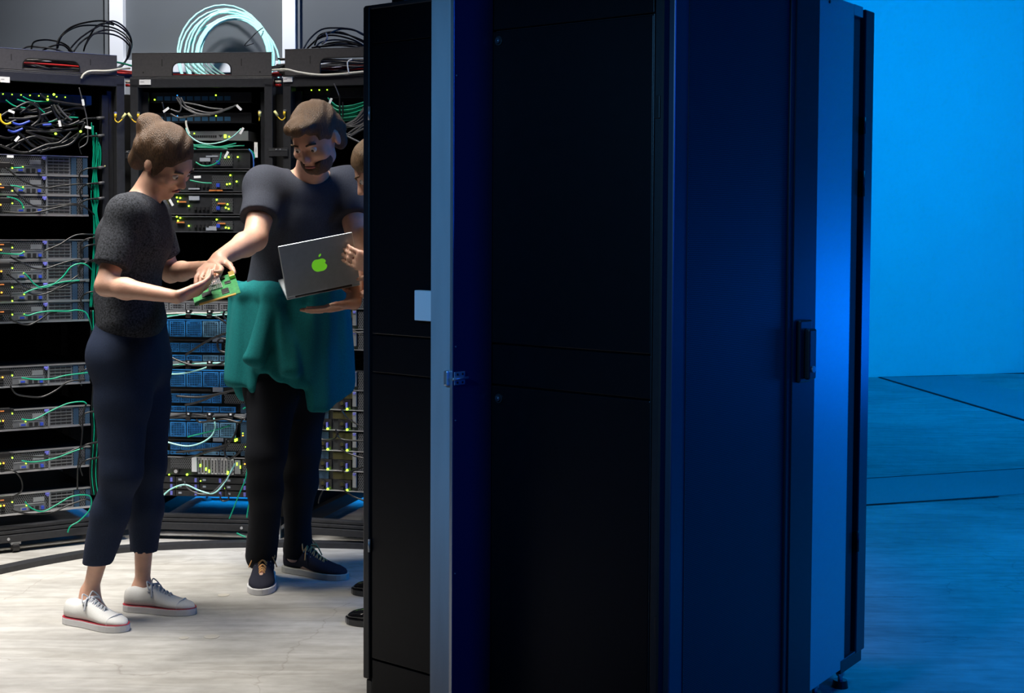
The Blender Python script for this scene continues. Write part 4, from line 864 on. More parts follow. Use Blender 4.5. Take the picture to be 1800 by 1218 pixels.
for dz in (-.010, .010):
    for dy in (.012, .030): MB().cyl((X1_+.002, yo+dy, zc+dz), (X1_+.0045, yo+dy, zc+dz), .0028, 8).build('latch_screw', M['plastic'], lt)
for py in (132, 610, 740, 1010): z = A.hy(800, py, yo)[2]; MB().cyl((X1_-.001, yo+.008, z), (X1_+.0015, yo+.008, z), .0018, 8).build('rivet', M['steel'], pt)
# ---- cabinet C
C0 = P(1412, 540, 3.80); C = Frame(C0, C0 + Vector((.56, .83, 0))); cH = 1.99
px2x = lambda px, py=540: C.hy(px, py, 0)[0]
xe = px2x(1507); CW = .58; zb = C.hy(1488, 1169, 0)[2]
cc_ = thing('server_cabinet', 'satin blue-lit server cabinet behind the perforated door, standing on levelling feet', 'server cabinet', C.o, C.rz)
MB().box(0, xe-.004, .004, CW, zb+.01, cH-.01).build('body', M['void'], cc_)
xs = px2x(1492)
MB().box(-.0, xs, -.003, .004, zb, cH).build('side_panel', M['satin'], cc_, False, .002)
MB().box(xs, xe, .012, .03, zb, cH-.03).build('rear_flange', M['navy'], cc_)
MB().box(xs, xe, -.003, .012, cH-.03, cH).build('flange_top', M['satin'], cc_)
MB().box(xs-.004, xs, -.003, .014, zb, cH-.02).build('panel_fold', M['navy'], cc_)
MB().box(0, xe, 0, CW, cH-.01, cH).build('top_panel', M['navy'], cc_)
for py in (312, 598, 884): z = C.hy(1498, py, .0)[2]; MB().cyl((xs+.02, .008, z), (xs+.02, .013, z), .004, 10).build('screw', M['steel'], cc_)
q = C.hy(1456, 3, 0); MB().cyl((q[0], -.006, q[2]), (q[0], -.001, q[2]), .005, 10).build('screw', M['plastic'], cc_)
xd0, xd1 = px2x(1511), px2x(1526); zt_ = C.hy(1515, 15, 0)[2]; zb2 = C.hy(1512, 1142, 0)[2]
dr = MB().box(xd0, xd1, -.006, CW, zb2, zt_).build('rear_door', M['navy'], cc_, False, .004)
MB().box(xd1, xd1+.008, .0, CW-.03, zb2+.02, zt_-.02).build('door_skin', M['navy'], dr, False, .002); MB().box(xd1+.001, xd1+.003, -.003, .0, zb2+.02, zt_-.03).build('edge_bead', M['satin'], dr)
for p0, p1 in ((205, 235), (300, 345), (930, 965)): a_ = C.hy(1510, p0, 0)[2]; b_ = C.hy(1510, p1, 0)[2]; MB().cyl((xd0-.004, -.007, b_), (xd0-.004, -.007, a_), .005, 12).build('hinge', M['black'], dr, True)
a_ = C.hy(1530, 120, 0)[2]; b_ = C.hy(1530, 152, 0)[2]; MB().cyl((xd1+.008, .03, (a_+b_)/2), (xd1+.026, .03, (a_+b_)/2), (a_-b_)/2, 24, (a_-b_)*.36).build('round_lock', M['plastic'], dr)
a_ = C.hy(1530, 515, 0)[2]; b_ = C.hy(1530, 600, 0)[2]; hh = MB().box(xd1+.008, xd1+.022, .01, .05, b_+.01, a_).build('door_handle', M['plastic'], dr, False, .006); MB().box(xd1+.012, xd1+.032, .016, .044, b_+.02, a_-.03).build('handle_lever', M['plastic'], hh, False, .005)
a_ = C.hy(1500, 1145, 0)[2]; b_ = C.hy(1500, 1168, 0)[2]; MB().box(xs-.03, xd1-.02, -.004, .05, b_, a_).build('foot_bracket', M['black'], cc_, False, .002)
for x, y in ((px2x(1472), .05), (xd0-.03, .03), (xd0-.03, CW-.05)):
    f = MB().cyl((x, y, .02), (x, y, zb+.04), .007, 12).cyl((x, y, .035), (x, y, .046), .012, 6).build('levelling_foot', M['steel'], cc_)
    MB().cyl((x, y, 0), (x, y, .022), .024, 20, .020).build('foot_pad', M['plastic'], f)
# ================================================================ bodies grown from blended volumes
class Vol:
    def __init__(s, lo, hi, h=.007):
        s.lo = np.array(lo, float); s.h = h; s.n = np.ceil((np.array(hi, float)-s.lo)/h).astype(int)+1
        s.D = np.full(s.n, .25, np.float32); s.ax = [s.lo[i] + h*np.arange(s.n[i]) for i in range(3)]
    def sub(s, lo, hi):
        a = np.clip(np.floor((np.array(lo)-s.lo)/s.h).astype(int), 0, s.n); b = np.clip(np.ceil((np.array(hi)-s.lo)/s.h).astype(int)+1, 0, s.n)
        sl = tuple(slice(a[i], b[i]) for i in range(3)); g = np.meshgrid(*[s.ax[i][sl[i]] for i in range(3)], indexing='ij', sparse=True); return sl, g
    def put(s, sl, d, k, mode):
        o = s.D[sl]
        if o.size == 0: return
        if mode == 'add':
            if k > 0: h = np.clip(.5+.5*(o-d)/k, 0, 1); s.D[sl] = o*(1-h)+d*h-k*h*(1-h)
            else: s.D[sl] = np.minimum(o, d)
        elif mode == 'cut':
            if k > 0: h = np.clip(.5-.5*(o+d)/k, 0, 1); s.D[sl] = o*(1-h)+(-d)*h+k*h*(1-h)
            else: s.D[sl] = np.maximum(o, -d)
    def cone(s, a, b, ra, rb, k=.02, mode='add', cuts=(), flat=None):
        a, b = np.array(a, float), np.array(b, float); R = max(ra, rb)+k+.03
        sl, g = s.sub(np.minimum(a, b)-R, np.maximum(a, b)+R); ba = b-a; L = (ba**2).sum() or 1e-9
        p = [g[i]-a[i] for i in range(3)]; t = np.clip(sum(p[i]*ba[i] for i in range(3))/L, 0, 1)
        d = np.sqrt(sum((p[i]-t*ba[i])**2 for i in range(3))) - (ra+(rb-ra)*t)
        for q, nn in cuts:
            nn = np.array(nn, float); nn /= np.linalg.norm(nn); d = np.maximum(d, sum((g[i]-q[i])*nn[i] for i in range(3)))
        s.put(sl, d, k, mode); return s
    def ell(s, c, r, k=.02, mode='add', rot=None, cuts=()):
        c = np.array(c, float); r = np.array(r, float); R = r.max()+k+.03; sl, g = s.sub(c-R, c+R); p = [g[i]-c[i] for i in range(3)]
        if rot is not None:
            m = np.array(rot.transposed()); p = [sum(m[i][j]*p[j] for j in range(3)) for i in range(3)]
        q = np.sqrt(sum((p[i]/r[i])**2 for i in range(3))); q2 = np.sqrt(sum((p[i]/r[i]**2)**2 for i in range(3)))+1e-9; d = q*(q-1)/q2
        for qq, nn in cuts:
            nn = np.array(nn, float); nn /= np.linalg.norm(nn); d = np.maximum(d, sum((g[i]-qq[i])*nn[i] for i in range(3)))
        s.put(sl, d, k, mode); return s
    def clip(s, q, nn):                # keep the side against the normal
        nn = np.array(nn, float); nn /= np.linalg.norm(nn); g = np.meshgrid(*s.ax, indexing='ij', sparse=True)
        s.D = np.maximum(s.D, sum((g[i]-q[i])*nn[i] for i in range(3))).astype(np.float32)
    def folds(s, amp, fx, fy, fz, ph=0):
        g = np.meshgrid(*s.ax, indexing='ij', sparse=True)
        f = np.sin(g[2]*fz + 2.2*np.sin(g[0]*fx+ph) + 1.6*np.sin(g[1]*fy+ph*2)) + .6*np.sin(g[0]*fx*2.3 - g[2]*fz*.5 + g[1]*fy + ph)
        s.D = (s.D + amp*f).astype(np.float32)
    def mesh(s, name, m, parent=None, smooth_it=1):
        D = s.D; h = s.h; ins = D < 0
        nx, ny, nz_ = D.shape; cnt = np.zeros((nx-1, ny-1, nz_-1), np.int8)
        for i in (0, 1):
            for j in (0, 1):
                for k in (0, 1): cnt += ins[i:nx-1+i, j:ny-1+j, k:nz_-1+k]
        act = (cnt > 0) & (cnt < 8); idx = np.full(act.shape, -1, np.int64); cells = np.argwhere(act); idx[act] = np.arange(len(cells))
        acc = np.zeros((len(cells), 3)); num = np.zeros(len(cells)); C_ = cells
        cor = [(0, 0, 0), (1, 0, 0), (0, 1, 0), (1, 1, 0), (0, 0, 1), (1, 0, 1), (0, 1, 1), (1, 1, 1)]
        val = [D[C_[:, 0]+c[0], C_[:, 1]+c[1], C_[:, 2]+c[2]] for c in cor]
        for a, b in ((0, 1), (2, 3), (4, 5), (6, 7), (0, 2), (1, 3), (4, 6), (5, 7), (0, 4), (1, 5), (2, 6), (3, 7)):
            va, vb = val[a], val[b]; x = (va < 0) != (vb < 0); t = np.where(x, va/np.where(va-vb == 0, 1, va-vb), 0)
            for q in range(3): acc[:, q] += np.where(x, cor[a][q]+t*(cor[b][q]-cor[a][q]), 0)
            num += x
        V = (C_ + acc/num[:, None])*h + s.lo; F = []
        for ax in range(3):
            o1, o2 = [(1, 2), (2, 0), (0, 1)][ax]; sh = [slice(None)]*3; sa, sb = list(sh), list(sh); sa[ax] = slice(0, -1); sb[ax] = slice(1, None)
            e = ins[tuple(sa)] != ins[tuple(sb)]; pos = np.argwhere(e); ok = (pos[:, o1] > 0) & (pos[:, o2] > 0) & (pos[:, o1] < D.shape[o1]-1) & (pos[:, o2] < D.shape[o2]-1); pos = pos[ok]
            def at(d1, d2): q = pos.copy(); q[:, o1] -= d1; q[:, o2] -= d2; return idx[q[:, 0], q[:, 1], q[:, 2]]
            quad = np.stack([at(1, 1), at(0, 1), at(0, 0), at(1, 0)], 1); inn = ins[pos[:, 0], pos[:, 1], pos[:, 2]]; quad[~inn] = quad[~inn][:, ::-1]; F.append(quad)
        F = np.concatenate(F); F = F[(F >= 0).all(1)]
        for _ in range(smooth_it):     # one gentle relaxation
            S_ = np.zeros_like(V); N_ = np.zeros(len(V))
            for a, b in ((0, 1), (1, 2), (2, 3), (3, 0)):
                np.add.at(S_, F[:, a], V[F[:, b]]); np.add.at(N_, F[:, a], 1)
            V = .5*V + .5*S_/np.maximum(N_, 1)[:, None]
        tri = V[F[:, 0]], V[F[:, 1]], V[F[:, 2]]; c0 = V.mean(0)
        if (np.cross(tri[1]-tri[0], tri[2]-tri[0])*(tri[0]-c0)).sum() < 0: F = F[:, ::-1].copy()
        me = bpy.data.meshes.new(name); me.vertices.add(len(V)); me.vertices.foreach_set('co', V.astype(np.float32).ravel())
        me.loops.add(len(F)*4); me.loops.foreach_set('vertex_index', F.astype(np.int32).ravel()); me.polygons.add(len(F))
        me.polygons.foreach_set('loop_start', np.arange(0, len(F)*4, 4, dtype=np.int32)); me.polygons.foreach_set('use_smooth', np.ones(len(F), bool))
        me.update(calc_edges=True); me.validate(); me.materials.append(m); o = bpy.data.objects.new(name, me); COL.objects.link(o)
        if parent is not None: o.parent = parent; o.matrix_parent_inverse = Matrix.Translation(-parent.location)
        return o
def V3(*a): return np.array(a, float)
def mix(a, b, t): return a + (b-a)*t
def unit(v): v = np.array(v, float); return v/np.linalg.norm(v)
def hand(v, wrist, dirn, palm_n, size=.18, curl=.5, side=1, spread=.10, k=.006):
    """palm and five fingers; palm_n points out of the palm side, side=+1 puts the thumb to dirn x palm_n"""
    d = unit(dirn); n = unit(np.array(palm_n) - d*np.dot(palm_n, d)); s_ = np.cross(d, n)*side; S = size/.18; w = np.array(wrist, float)
    pl = .085*S
    for q in (-.030, -.010, .010, .030): v.cone(w+s_*q*.55*S, w+d*pl+s_*q*S, .014*S, .0115*S, .010)
    v.ell(w+d*pl*.45+n*.004, (.030*S,)*3, .012) if False else None
    ln_ = {.030: (.040, .024, .020), .010: (.045, .028, .022), -.010: (.041, .026, .021), -.030: (.032, .019, .018)}
    for q, L_ in ln_.items():
        p = w+d*pl+s_*q*S; a = curl*.6; dd = unit(d+s_*q*spread*20*.15)
        for i, l in enumerate(L_):
            e = unit(dd*math.cos(a)+n*math.sin(a)); p2 = p+e*l*S; v.cone(p, p2, (.0092-.0008*i)*S, (.0085-.0009*i)*S, k*.6); p = p2; a += curl*(.75+.1*i)
    p = w+d*.018*S+s_*.024*S+n*.004*S; t1 = unit(d*.65+s_*.75+n*.25)
    for l, r, ex in ((.042, .0125, 0), (.030, .0098, .35), (.024, .0088, .5)):
        e = unit(t1*(1-ex*.4)+d*ex*.6+n*ex*curl*.6); p2 = p+e*l*S; v.cone(p, p2, r*S, (r-.0012)*S, .008); p = p2
def head(v, c, fwd, up, s=1.0, neck=None):
    f = unit(fwd); u = unit(np.array(up)-f*np.dot(up, f)); r = np.cross(f, u); rot = Matrix((tuple(r), tuple(f), tuple(u))).transposed()
    c = np.array(c, float); at = lambda x, y, z: c+(r*x+f*y+u*z)*s
    v.ell(at(0, -.012, .028), (.074*s, .094*s, .084*s), .02, rot=rot)
    v.ell(at(0, .030, -.020), (.058*s, .062*s, .078*s), .03, rot=rot)
    v.cone(at(-.038, .020, -.062), at(0, .066, -.088), .022*s, .019*s, .025); v.cone(at(.038, .020, -.062), at(0, .066, -.088), .022*s, .019*s, .025)
    v.cone(at(-.030, .074, .026), at(.030, .074, .026), .012*s, .012*s, .015)
    for q in (-1, 1):
        v.ell(at(q*.031, .088, .006), (.017*s, .012*s, .011*s), .010, 'cut', rot=rot); v.ell(at(q*.045, .062, -.022), (.022*s, .022*s, .018*s), .02, rot=rot)
        v.ell(at(q*.078, -.006, -.006), (.008*s, .020*s, .031*s), .006, rot=rot)
    v.cone(at(0, .086, .012), at(0, .110, -.022), .007*s, .0105*s, .008); v.ell(at(-.010, .100, -.026), (.009*s,)*3, .006); v.ell(at(.010, .100, -.026), (.009*s,)*3, .006)
    v.cone(at(-.018, .090, -.050), at(.018, .090, -.050), .0065*s, .0065*s, .006); v.cone(at(-.014, .088, -.062), at(.014, .088, -.062), .0068*s, .0068*s, .006)
    v.ell(at(0, .100, -.056), (.020*s, .010*s, .0018*s), .002, 'cut', rot=rot)
    return at, rot
def face_parts(at, s, parent, hairm, iris):
    for q in (-1, 1):
        e = MB(); c = at(q*.031, .0765, .006); n_ = 12
        for (nm, off, rad, m) in (('eye', 0, .0118, 'eyewhite'), ('iris', .0075, .0062, iris)):
            b = MB(); cc = at(q*.031, .0765+off, .006-.001*(off > 0)); k = len(b.v)
            for i in range(n_+1):
                for j in range(n_): th = PI*i/n_; ph = 2*PI*j/n_; b.v.append(tuple(cc + rad*s*np.array([math.sin(th)*math.cos(ph), math.sin(th)*math.sin(ph), math.cos(th)])))
            for i in range(n_):
                for j in range(n_): j2 = (j+1) % n_; b.f.append((i*n_+j, i*n_+j2, (i+1)*n_+j2, (i+1)*n_+j))
            o = b.build(nm, M[m], parent, True); o.matrix_parent_inverse = Matrix.Translation(-parent.location)
        o = MB().tube([at(q*.016, .090, .026), at(q*.032, .091, .032), at(q*.050, .078, .027)], .0034*s, 6).build('eyebrow', hairm, parent, True); o.matrix_parent_inverse = Matrix.Translation(-parent.location)
    o = MB().tube([at(-.019, .0935, -.0555), at(-.008, .0975, -.0550), at(.008, .0975, -.0550), at(.019, .0935, -.0555)], .0048*s, 6).build('lips', M['lips'], parent, True); o.matrix_parent_inverse = Matrix.Translation(-parent.location)
def shoe(parent, heel, toe, m_up, m_sole, m_lace, L=.27, high=0.0, stripe=None, tongue=True, Wd=.095, name='shoe'):
    """low shoe pointing from heel to toe on the floor; lengthways sections lofted into the upper"""
    h, t = Vector(heel), Vector(toe); h.z = t.z = 0; d = (t-h).normalized(); s_ = Vector((d.y, -d.x, 0)); at = lambda x, y, z: h + d*(x*L) + s_*(y*Wd) + Vector((0, 0, z))
    root = bpy.data.objects.new(name, None); COL.objects.link(root); root.parent = parent; root.location = h - parent.location; par = root
    def fin(o, p=par):
        o.matrix_parent_inverse = Matrix.Translation(-h); return o
    wx = [(0, .30), (.04, .62), (.12, .78), (.25, .80), (.40, .78), (.55, .90), (.70, 1.0), (.82, .94), (.92, .70), (.98, .40), (1.0, .12)]
    top = [(0, .070), (.04, .080+high), (.12, .084+high), (.25, .078+high), (.34, .088+high*.8), (.45, .088+high*.3), (.55, .072), (.70, .056), (.82, .048), (.92, .042), (.98, .034), (1.0, .028)]
    W_ = lambda x: np.interp(x, *zip(*wx))*.5; T_ = lambda x: np.interp(x, *zip(*top))
    b = MB(); n_ = 20; xs_ = [i/26 for i in range(27)]
    for x in xs_:
        w_, tt = W_(x)*.97, T_(x)
        for j in range(n_):
            a = 2*PI*j/n_; cy, cz = math.cos(a), math.sin(a); y = w_*math.copysign(abs(cy)**.8, cy); z = .018 + (tt-.018)*(.5+.5*math.copysign(abs(cz)**.75, cz)); y *= 1-.38*max(0, (z-.018)/(tt-.018+1e-6)-.35)*(1 if x < .8 else .5)
            b.v.append(tuple(at(x, y, z)))
    for i in range(26):
        for j in range(n_): j2 = (j+1) % n_; b.f.append((i*n_+j, i*n_+j2, (i+1)*n_+j2, (i+1)*n_+j))
    b.f.append(tuple(range(n_))[::-1]); b.f.append(tuple(26*n_+j for j in range(n_))); up = fin(b.build('upper', m_up, root, True))
    def ring(z0, z1, k, m, nm):
        b = MB(); out = [at(-.015+1.035*x, W_(x)*k+.0015/Wd, z0) for x in xs_] + [at(-.015+1.035*x, -W_(x)*k-.0015/Wd, z0) for x in reversed(xs_)]
        b.prism(out, (0, 0, z1-z0)); o = b.build(nm, m, root); o.matrix_parent_inverse = Matrix.Translation(-h); bv = o.modifiers.new('b', 'BEVEL'); bv.width = .003; bv.segments = 2; bv.limit_method = 'ANGLE'; bv.angle_limit = .9; return o
    ring(.0, .024, 1.0, m_sole, 'sole')
    if stripe is not None:
        ring(.0235, .0250, .985, stripe, 'sole_stripe')
        tb = MB(); seg = [i/10 for i in range(11)]
        tb.tube([at(.84-.03*abs(math.cos(PI*s_i)), .5*.88*math.cos(PI*s_i), .020+(T_(.84)-.016)*math.sin(PI*s_i)**.6) for s_i in seg], .0022, 6)
        fin(tb.build('toe_cap_seam', m_sole, root, True))
    if m_lace is not None:
        lb = MB()
        for k in range(6):
            x = .38+.052*k; z = T_(x)+.002; y = .20-.012*k; lb.tube(spline([at(x, -y, z-.010), at(x+.012, 0, z+.005), at(x+.03, y, T_(x+.03)-.009)], 4), .0026, 6); lb.tube(spline([at(x, y, z-.010), at(x+.012, 0, z+.006), at(x+.03, -y, T_(x+.03)-.009)], 4), .0026, 6)
        for q in (-1, 1): lb.tube(spline([at(.38, 0, T_(.38)+.006), at(.36, q*.25, T_(.36)+.022), at(.42, q*.42, T_(.42)-.002), at(.39, q*.1, T_(.38)+.008)], 5), .0024, 6); lb.tube(spline([at(.38, 0, T_(.38)+.006), at(.43, q*.3, T_(.4)+.004), at(.47, q*.5, T_(.5)-.018)], 5), .0024, 6)
        fin(lb.build('laces', m_lace, root, True))
        ey = MB()
        for k in range(5):
            for q in (-1, 1): x = .385+.052*k; ey.cyl(at(x, q*(.235-.012*k), T_(x)-.016), at(x, q*(.30-.012*k), T_(x)-.012), .0032, 8)
        fin(ey.build('eyelets', M['steel'], root))
    return root
M['skin'] = nz(mat('fair_skin', (.62, .36, .26), .48), 40, .93, 1.06, .05)
M['skin'].node_tree.nodes['Principled BSDF'].inputs['Subsurface Weight'].default_value = .08
M['lips'] = mat('lips', (.45, .17, .15), .45); M['eyewhite'] = mat('eye_white', (.8, .78, .75), .2)
M['iris'] = mat('iris', (.06, .04, .03), .15)
def cloth(n_, c, sc=300, b=.25, lo=.8, hi=1.25): return nz(mat(n_, c, .85, spec=.2), sc, lo, hi, b)
def hairmat(n_, c):
    m = mat(n_, c, .5); nz(m, 60, .5, 1.5, .6, 4, (6, 6, .8), 90); return m
M['hair1'] = hairmat('brown_hair', (.085, .044, .02)); M['hair2'] = hairmat('light_brown_hair', (.10, .055, .026)); M['hair3'] = hairmat('sandy_hair', (.17, .105, .055))
M['tee1'] = cloth('speckled_charcoal_cotton', (.020, .022, .027), 170, .4, .3, 3.0); M['tee2'] = cloth('charcoal_blue_cotton', (.040, .045, .062))
M['jeans1'] = cloth('navy_trouser_cloth', (.012, .020, .045)); M['jeans2'] = cloth('black_trouser_cloth', (.007, .008, .012)); M['teal'] = cloth('teal_jacket_cloth', (.006, .15, .155))
M['beige'] = cloth('tan_knit', (.42, .28, .18)); M['canvas'] = cloth('white_canvas', (.70, .70, .68), 500, .2, .93, 1.05); M['rubber'] = mat('white_rubber', (.72, .72, .74), .5)
M['suede'] = cloth('dark_navy_suede', (.018, .019, .032)); M['tanlace'] = mat('tan_lace', (.62, .33, .12), .6); M['greylace'] = mat('grey_lace', (.5, .52, .56), .6); M['patent'] = mat('black_patent_leather', (.006, .006, .007), .08, coat=.6)
M['redline'] = mat('red_rubber_line', (.35, .02, .04), .5); M['greysole'] = mat('grey_rubber', (.40, .40, .38), .6)
# ================================================================ the three people
J = lambda x, y, z: np.array(P(x, y, z))
def rng_box(*pts, pad=.16):
    a = np.array([np.array(p, float) for p in pts]); return a.min(0)-pad, a.max(0)+pad
def torso(v, neck, shl, shr, chest, waist, hips, kx=0.0, w_=1.0, female=False):
    """trunk between shoulders and hips; kx inflates it for clothing"""
    for s_ in (shl, shr): v.cone(s_, mix(s_, chest, .55), .052*w_+kx, .075*w_+kx, .05)
    v.cone(shl, shr, .050*w_+kx, .050*w_+kx, .05)
    ax = unit(shr-shl); up = unit(neck-hips)
    for q in (-.075, 0, .075):
        v.cone(mix(neck, chest, .35)+ax*q*w_*.9, chest+ax*q*w_, .070*w_+kx, .098*w_+kx, .05); v.cone(chest+ax*q*w_, waist+ax*q*w_*.75, .096*w_+kx, .082*w_+kx, .05)
        v.cone(waist+ax*q*w_*.75, hips+ax*q*w_*1.0, .084*w_+kx, .100*w_+kx, .05)
def leg(v, hip, knee, ankle, kx=0.0, w_=1.0, k=.03):
    m = mix(hip, knee, .35); c = mix(knee, ankle, .32); v.cone(hip, m, .088*w_+kx, .080*w_+kx, k); v.cone(m, knee, .080*w_+kx, .054*w_+kx*.9, k)
    v.cone(knee, c, .052*w_+kx*.9, .050*w_+kx*.8, k); v.cone(c, ankle, .050*w_+kx*.8, .034*w_+kx*.8, k)
def arm(v, sh, el, wr, kx=0.0, w_=1.0, k=.02, fore=True):
    v.cone(sh, el, .050*w_+kx, .037*w_+kx, k)
    if fore: m = mix(el, wr, .28); v.cone(el, m, .036*w_+kx, .037*w_+kx, k); v.cone(m, wr, .037*w_+kx, .0235*w_+kx, k)
def wmesh(v, name, m, root, it=1): return v.mesh(name, m, root, it)
# ---------------------------------------------------------------- woman at the left
w1 = thing('person', 'woman in charcoal t-shirt and navy cropped trousers, holding a circuit board', 'person', G(215, 1090))
hc = J(292, 283, 4.84); nk = J(252, 342, 4.85); shR = J(222, 378, 4.70); shL = J(262, 372, 5.02); ch = J(238, 420, 4.86); wa_ = J(226, 510, 4.86); hp = J(232, 580, 4.86)
elR = J(186, 502, 4.62); wrR = J(312, 522, 4.52); elL = J(300, 480, 5.10); wrL = J(372, 468, 4.82)
hipR = J(218, 640, 4.78); hipL = J(246, 640, 4.95); knR = J(212, 830, 4.74); knL = J(258, 820, 4.92); anR = J(158, 1042, 4.84); anL = J(250, 1032, 4.99)
fw = unit(J(350, 345, 4.80) - hc); up_ = V3(-.35, 0, .94)
lo, hi = rng_box(hc, elR, wrR, J(405, 480, 4.75), anR, anL, elL, G(130, 1100), pad=.17); v = Vol(lo, hi, .0068)
torso(v, nk, shL, shR, ch, wa_, hp, -.012, .86); v.cone(nk + V3(0, 0, -.02), mix(nk, hc, .7), .052, .046, .03); leg(v, hipR, knR, anR, -.008, .92); leg(v, hipL, knL, anL, -.008, .92)
arm(v, shR, elR, wrR, -.002, .95); arm(v, shL, elL, wrL, -.002, .95)
for an, to in ((anR, G(205, 1105)), (anL, G(330, 1076))):
    to = np.array(to); v.cone(an, np.array([an[0], an[1], .06]), .034, .036, .02); v.cone(np.array([an[0], an[1], .055]), mix(np.array([an[0], an[1], .05]), to, .6), .034, .026, .02)
atw, rotw = head(v, hc, fw, up_, .97)
hand(v, wrR, unit(J(392, 492, 4.62)-wrR), (-.1, .55, .8), .172, .45, -1); hand(v, wrL, unit(J(392, 500, 4.70)-wrL), (-.5, -.6, .1), .172, .6, 1)
wmesh(v, 'body', M['skin'], w1)
face_parts(atw, .97, w1, M['hair1'], 'iris')
v = Vol(lo + V3(0, 0, .9), hi, .0068); torso(v, nk + V3(0, 0, -.03), shL, shR, ch, wa_, hp + V3(0, 0, .03), .010, .90)
for s_, e_ in ((shR, elR), (shL, elL)): q = mix(s_, e_, .74); v.cone(s_, mix(s_, e_, 1.0), .062, .060, .025, cuts=[(q, e_-s_)])
v.clip(mix(nk, hc, .22), hc-nk); v.clip(hp + V3(0, 0, -.02), (0, 0, -1)); v.cone(mix(nk, hc, .05), hc, .058, .07, .012, 'cut'); v.folds(.0022, 9, 7, 26)
wmesh(v, 't_shirt', M['tee1'], w1)
v = Vol(lo, np.array([hi[0], hi[1], 1.12]), .0068)
leg(v, hipR, knR, anR, .014, .98); leg(v, hipL, knL, anL, .014, .98)
ax = unit(hipL-hipR)
for q in (-.06, 0, .06): v.cone(hp+ax*q + V3(0, 0, .0), mix(hipR, hipL, .5)+ax*q, .098, .105, .05)
v.cone(hipR + V3(-.03, 0, .03), hipL + V3(-.03, 0, .03), .085, .085, .05)
v.D = np.maximum(v.D, (float(J(200, 986, 4.85)[2]) - v.ax[2])[None, None, :]).astype(np.float32); v.clip(hp + V3(0, 0, .05), (0, 0, 1))
for kn, an in ((knR, anR), (knL, anL)): v.cone(mix(kn, an, .7), an, .040, .040, .004, 'cut')
v.folds(.0028, 6, 8, 19, 1.0); wmesh(v, 'trousers', M['jeans1'], w1)
v = Vol(hc-.22, hc+.22, .0062); R = rotw
v.ell(atw(0, -.022, .036), (.084, .100, .090), .02, rot=rotw); v.cone(atw(-.03, -.07, 0), atw(-.02, -.085, -.07), .05, .035, .03); v.cone(atw(.03, -.07, 0), atw(.02, -.085, -.07), .05, .035, .03)
v.ell(atw(0, -.125, .050), (.048, .048, .048), .02); v.cone(atw(-.066, .02, .02), atw(-.070, .02, -.03), .016, .010, .02); v.cone(atw(.066, .02, .02), atw(.070, .02, -.03), .016, .010, .02)
v.ell(atw(0, .085, -.030), (.062, .075, .090), .02, 'cut', rot=rotw); v.folds(.0016, 60, 40, 70); wmesh(v, 'hair', M['hair1'], w1)
shoe(w1, G(118, 1092), G(216, 1109), M['canvas'], M['rubber'], M['greylace'], .262, stripe=M['redline'])
shoe(w1, G(221, 1071), G(349, 1080), M['canvas'], M['rubber'], M['greylace'], .262, stripe=M['redline'])
# ---------------------------------------------------------------- man in the middle
w2 = thing('person', 'man in a charcoal blue t-shirt with a teal jacket tied round his waist', 'person', G(505, 1035))
hc = J(556, 243, 5.12); nk = J(545, 308, 5.30); shR = J(468, 332, 5.22); shL = J(612, 330, 5.36); ch = J(535, 390, 5.33); wa_ = J(520, 490, 5.38); hp = J(508, 560, 5.38)
elR = J(448, 420, 5.06); wrR = J(385, 455, 4.86); elL = J(630, 425, 5.2); wrL = J(622, 532, 5.02)
hipR = J(482, 622, 5.34); hipL = J(534, 622, 5.42); knR = J(468, 800, 5.22); knL = J(530, 790, 5.42); anR = J(461, 985, 5.36); anL = J(522, 972, 5.50)
fw = unit(J(490, 330, 4.90) - hc); lo, hi = rng_box(hc, elR, wrR, J(350, 480, 4.75), anR, anL, elL, wrL, G(440, 1055), pad=.17); v = Vol(lo, hi, .0072)
torso(v, nk, shL, shR, ch, wa_, hp, -.006, 1.04); v.cone(nk + V3(0, 0, -.03), mix(nk, hc, .7), .062, .056, .03); leg(v, hipR, knR, anR, -.006, 1.0); leg(v, hipL, knL, anL, -.006, 1.0)
arm(v, shR, elR, wrR, .002, 1.08); arm(v, shL, elL, wrL, .002, 1.08)
for an, to in ((anR, G(458, 1052)), (anL, G(590, 1018))):
    to = np.array(to); v.cone(an, np.array([an[0], an[1], .07]), .038, .040, .02); v.cone(np.array([an[0], an[1], .065]), mix(np.array([an[0], an[1], .05]), to, .55), .036, .028, .02)
atm, rotm = head(v, hc, fw, V3(-.15, -.25, .94), 1.04)
hand(v, wrR, unit(J(345, 492, 4.70)-wrR), (.1, -.3, -.95), .190, .5, 1); hand(v, wrL, unit(J(560, 546, 4.99)-wrL), (0, -.1, 1), .19, .15, -1)
wmesh(v, 'body', M['skin'], w2); face_parts(atm, 1.04, w2, M['hair2'], 'iris')
v = Vol(lo + V3(0, 0, .85), hi, .0072); torso(v, nk + V3(0, 0, -.035), shL, shR, ch, wa_, hp + V3(0, 0, .02), .016, 1.06)
for s_, e_ in ((shR, elR), (shL, elL)): q = mix(s_, e_, .62); v.cone(s_, e_, .076, .072, .03, cuts=[(q, e_-s_)])
v.clip(hp + V3(0, 0, -.03), (0, 0, -1)); v.cone(mix(nk, hc, .02), hc, .068, .09, .012, 'cut'); v.folds(.003, 7, 8, 20, .5); wmesh(v, 't_shirt', M['tee2'], w2)
v = Vol(lo, np.array([hi[0], hi[1], 1.12]), .0072); leg(v, hipR, knR, anR, .016, 1.04); leg(v, hipL, knL, anL, .016, 1.04); ax = unit(hipL-hipR)
for q in (-.075, 0, .075): v.cone(hp+ax*q, mix(hipR, hipL, .5)+ax*q, .108, .112, .05)
for kn, an in ((knR, anR), (knL, anL)): v.cone(mix(kn, an, .8), an + V3(0, 0, .02), .050, .058, .02)
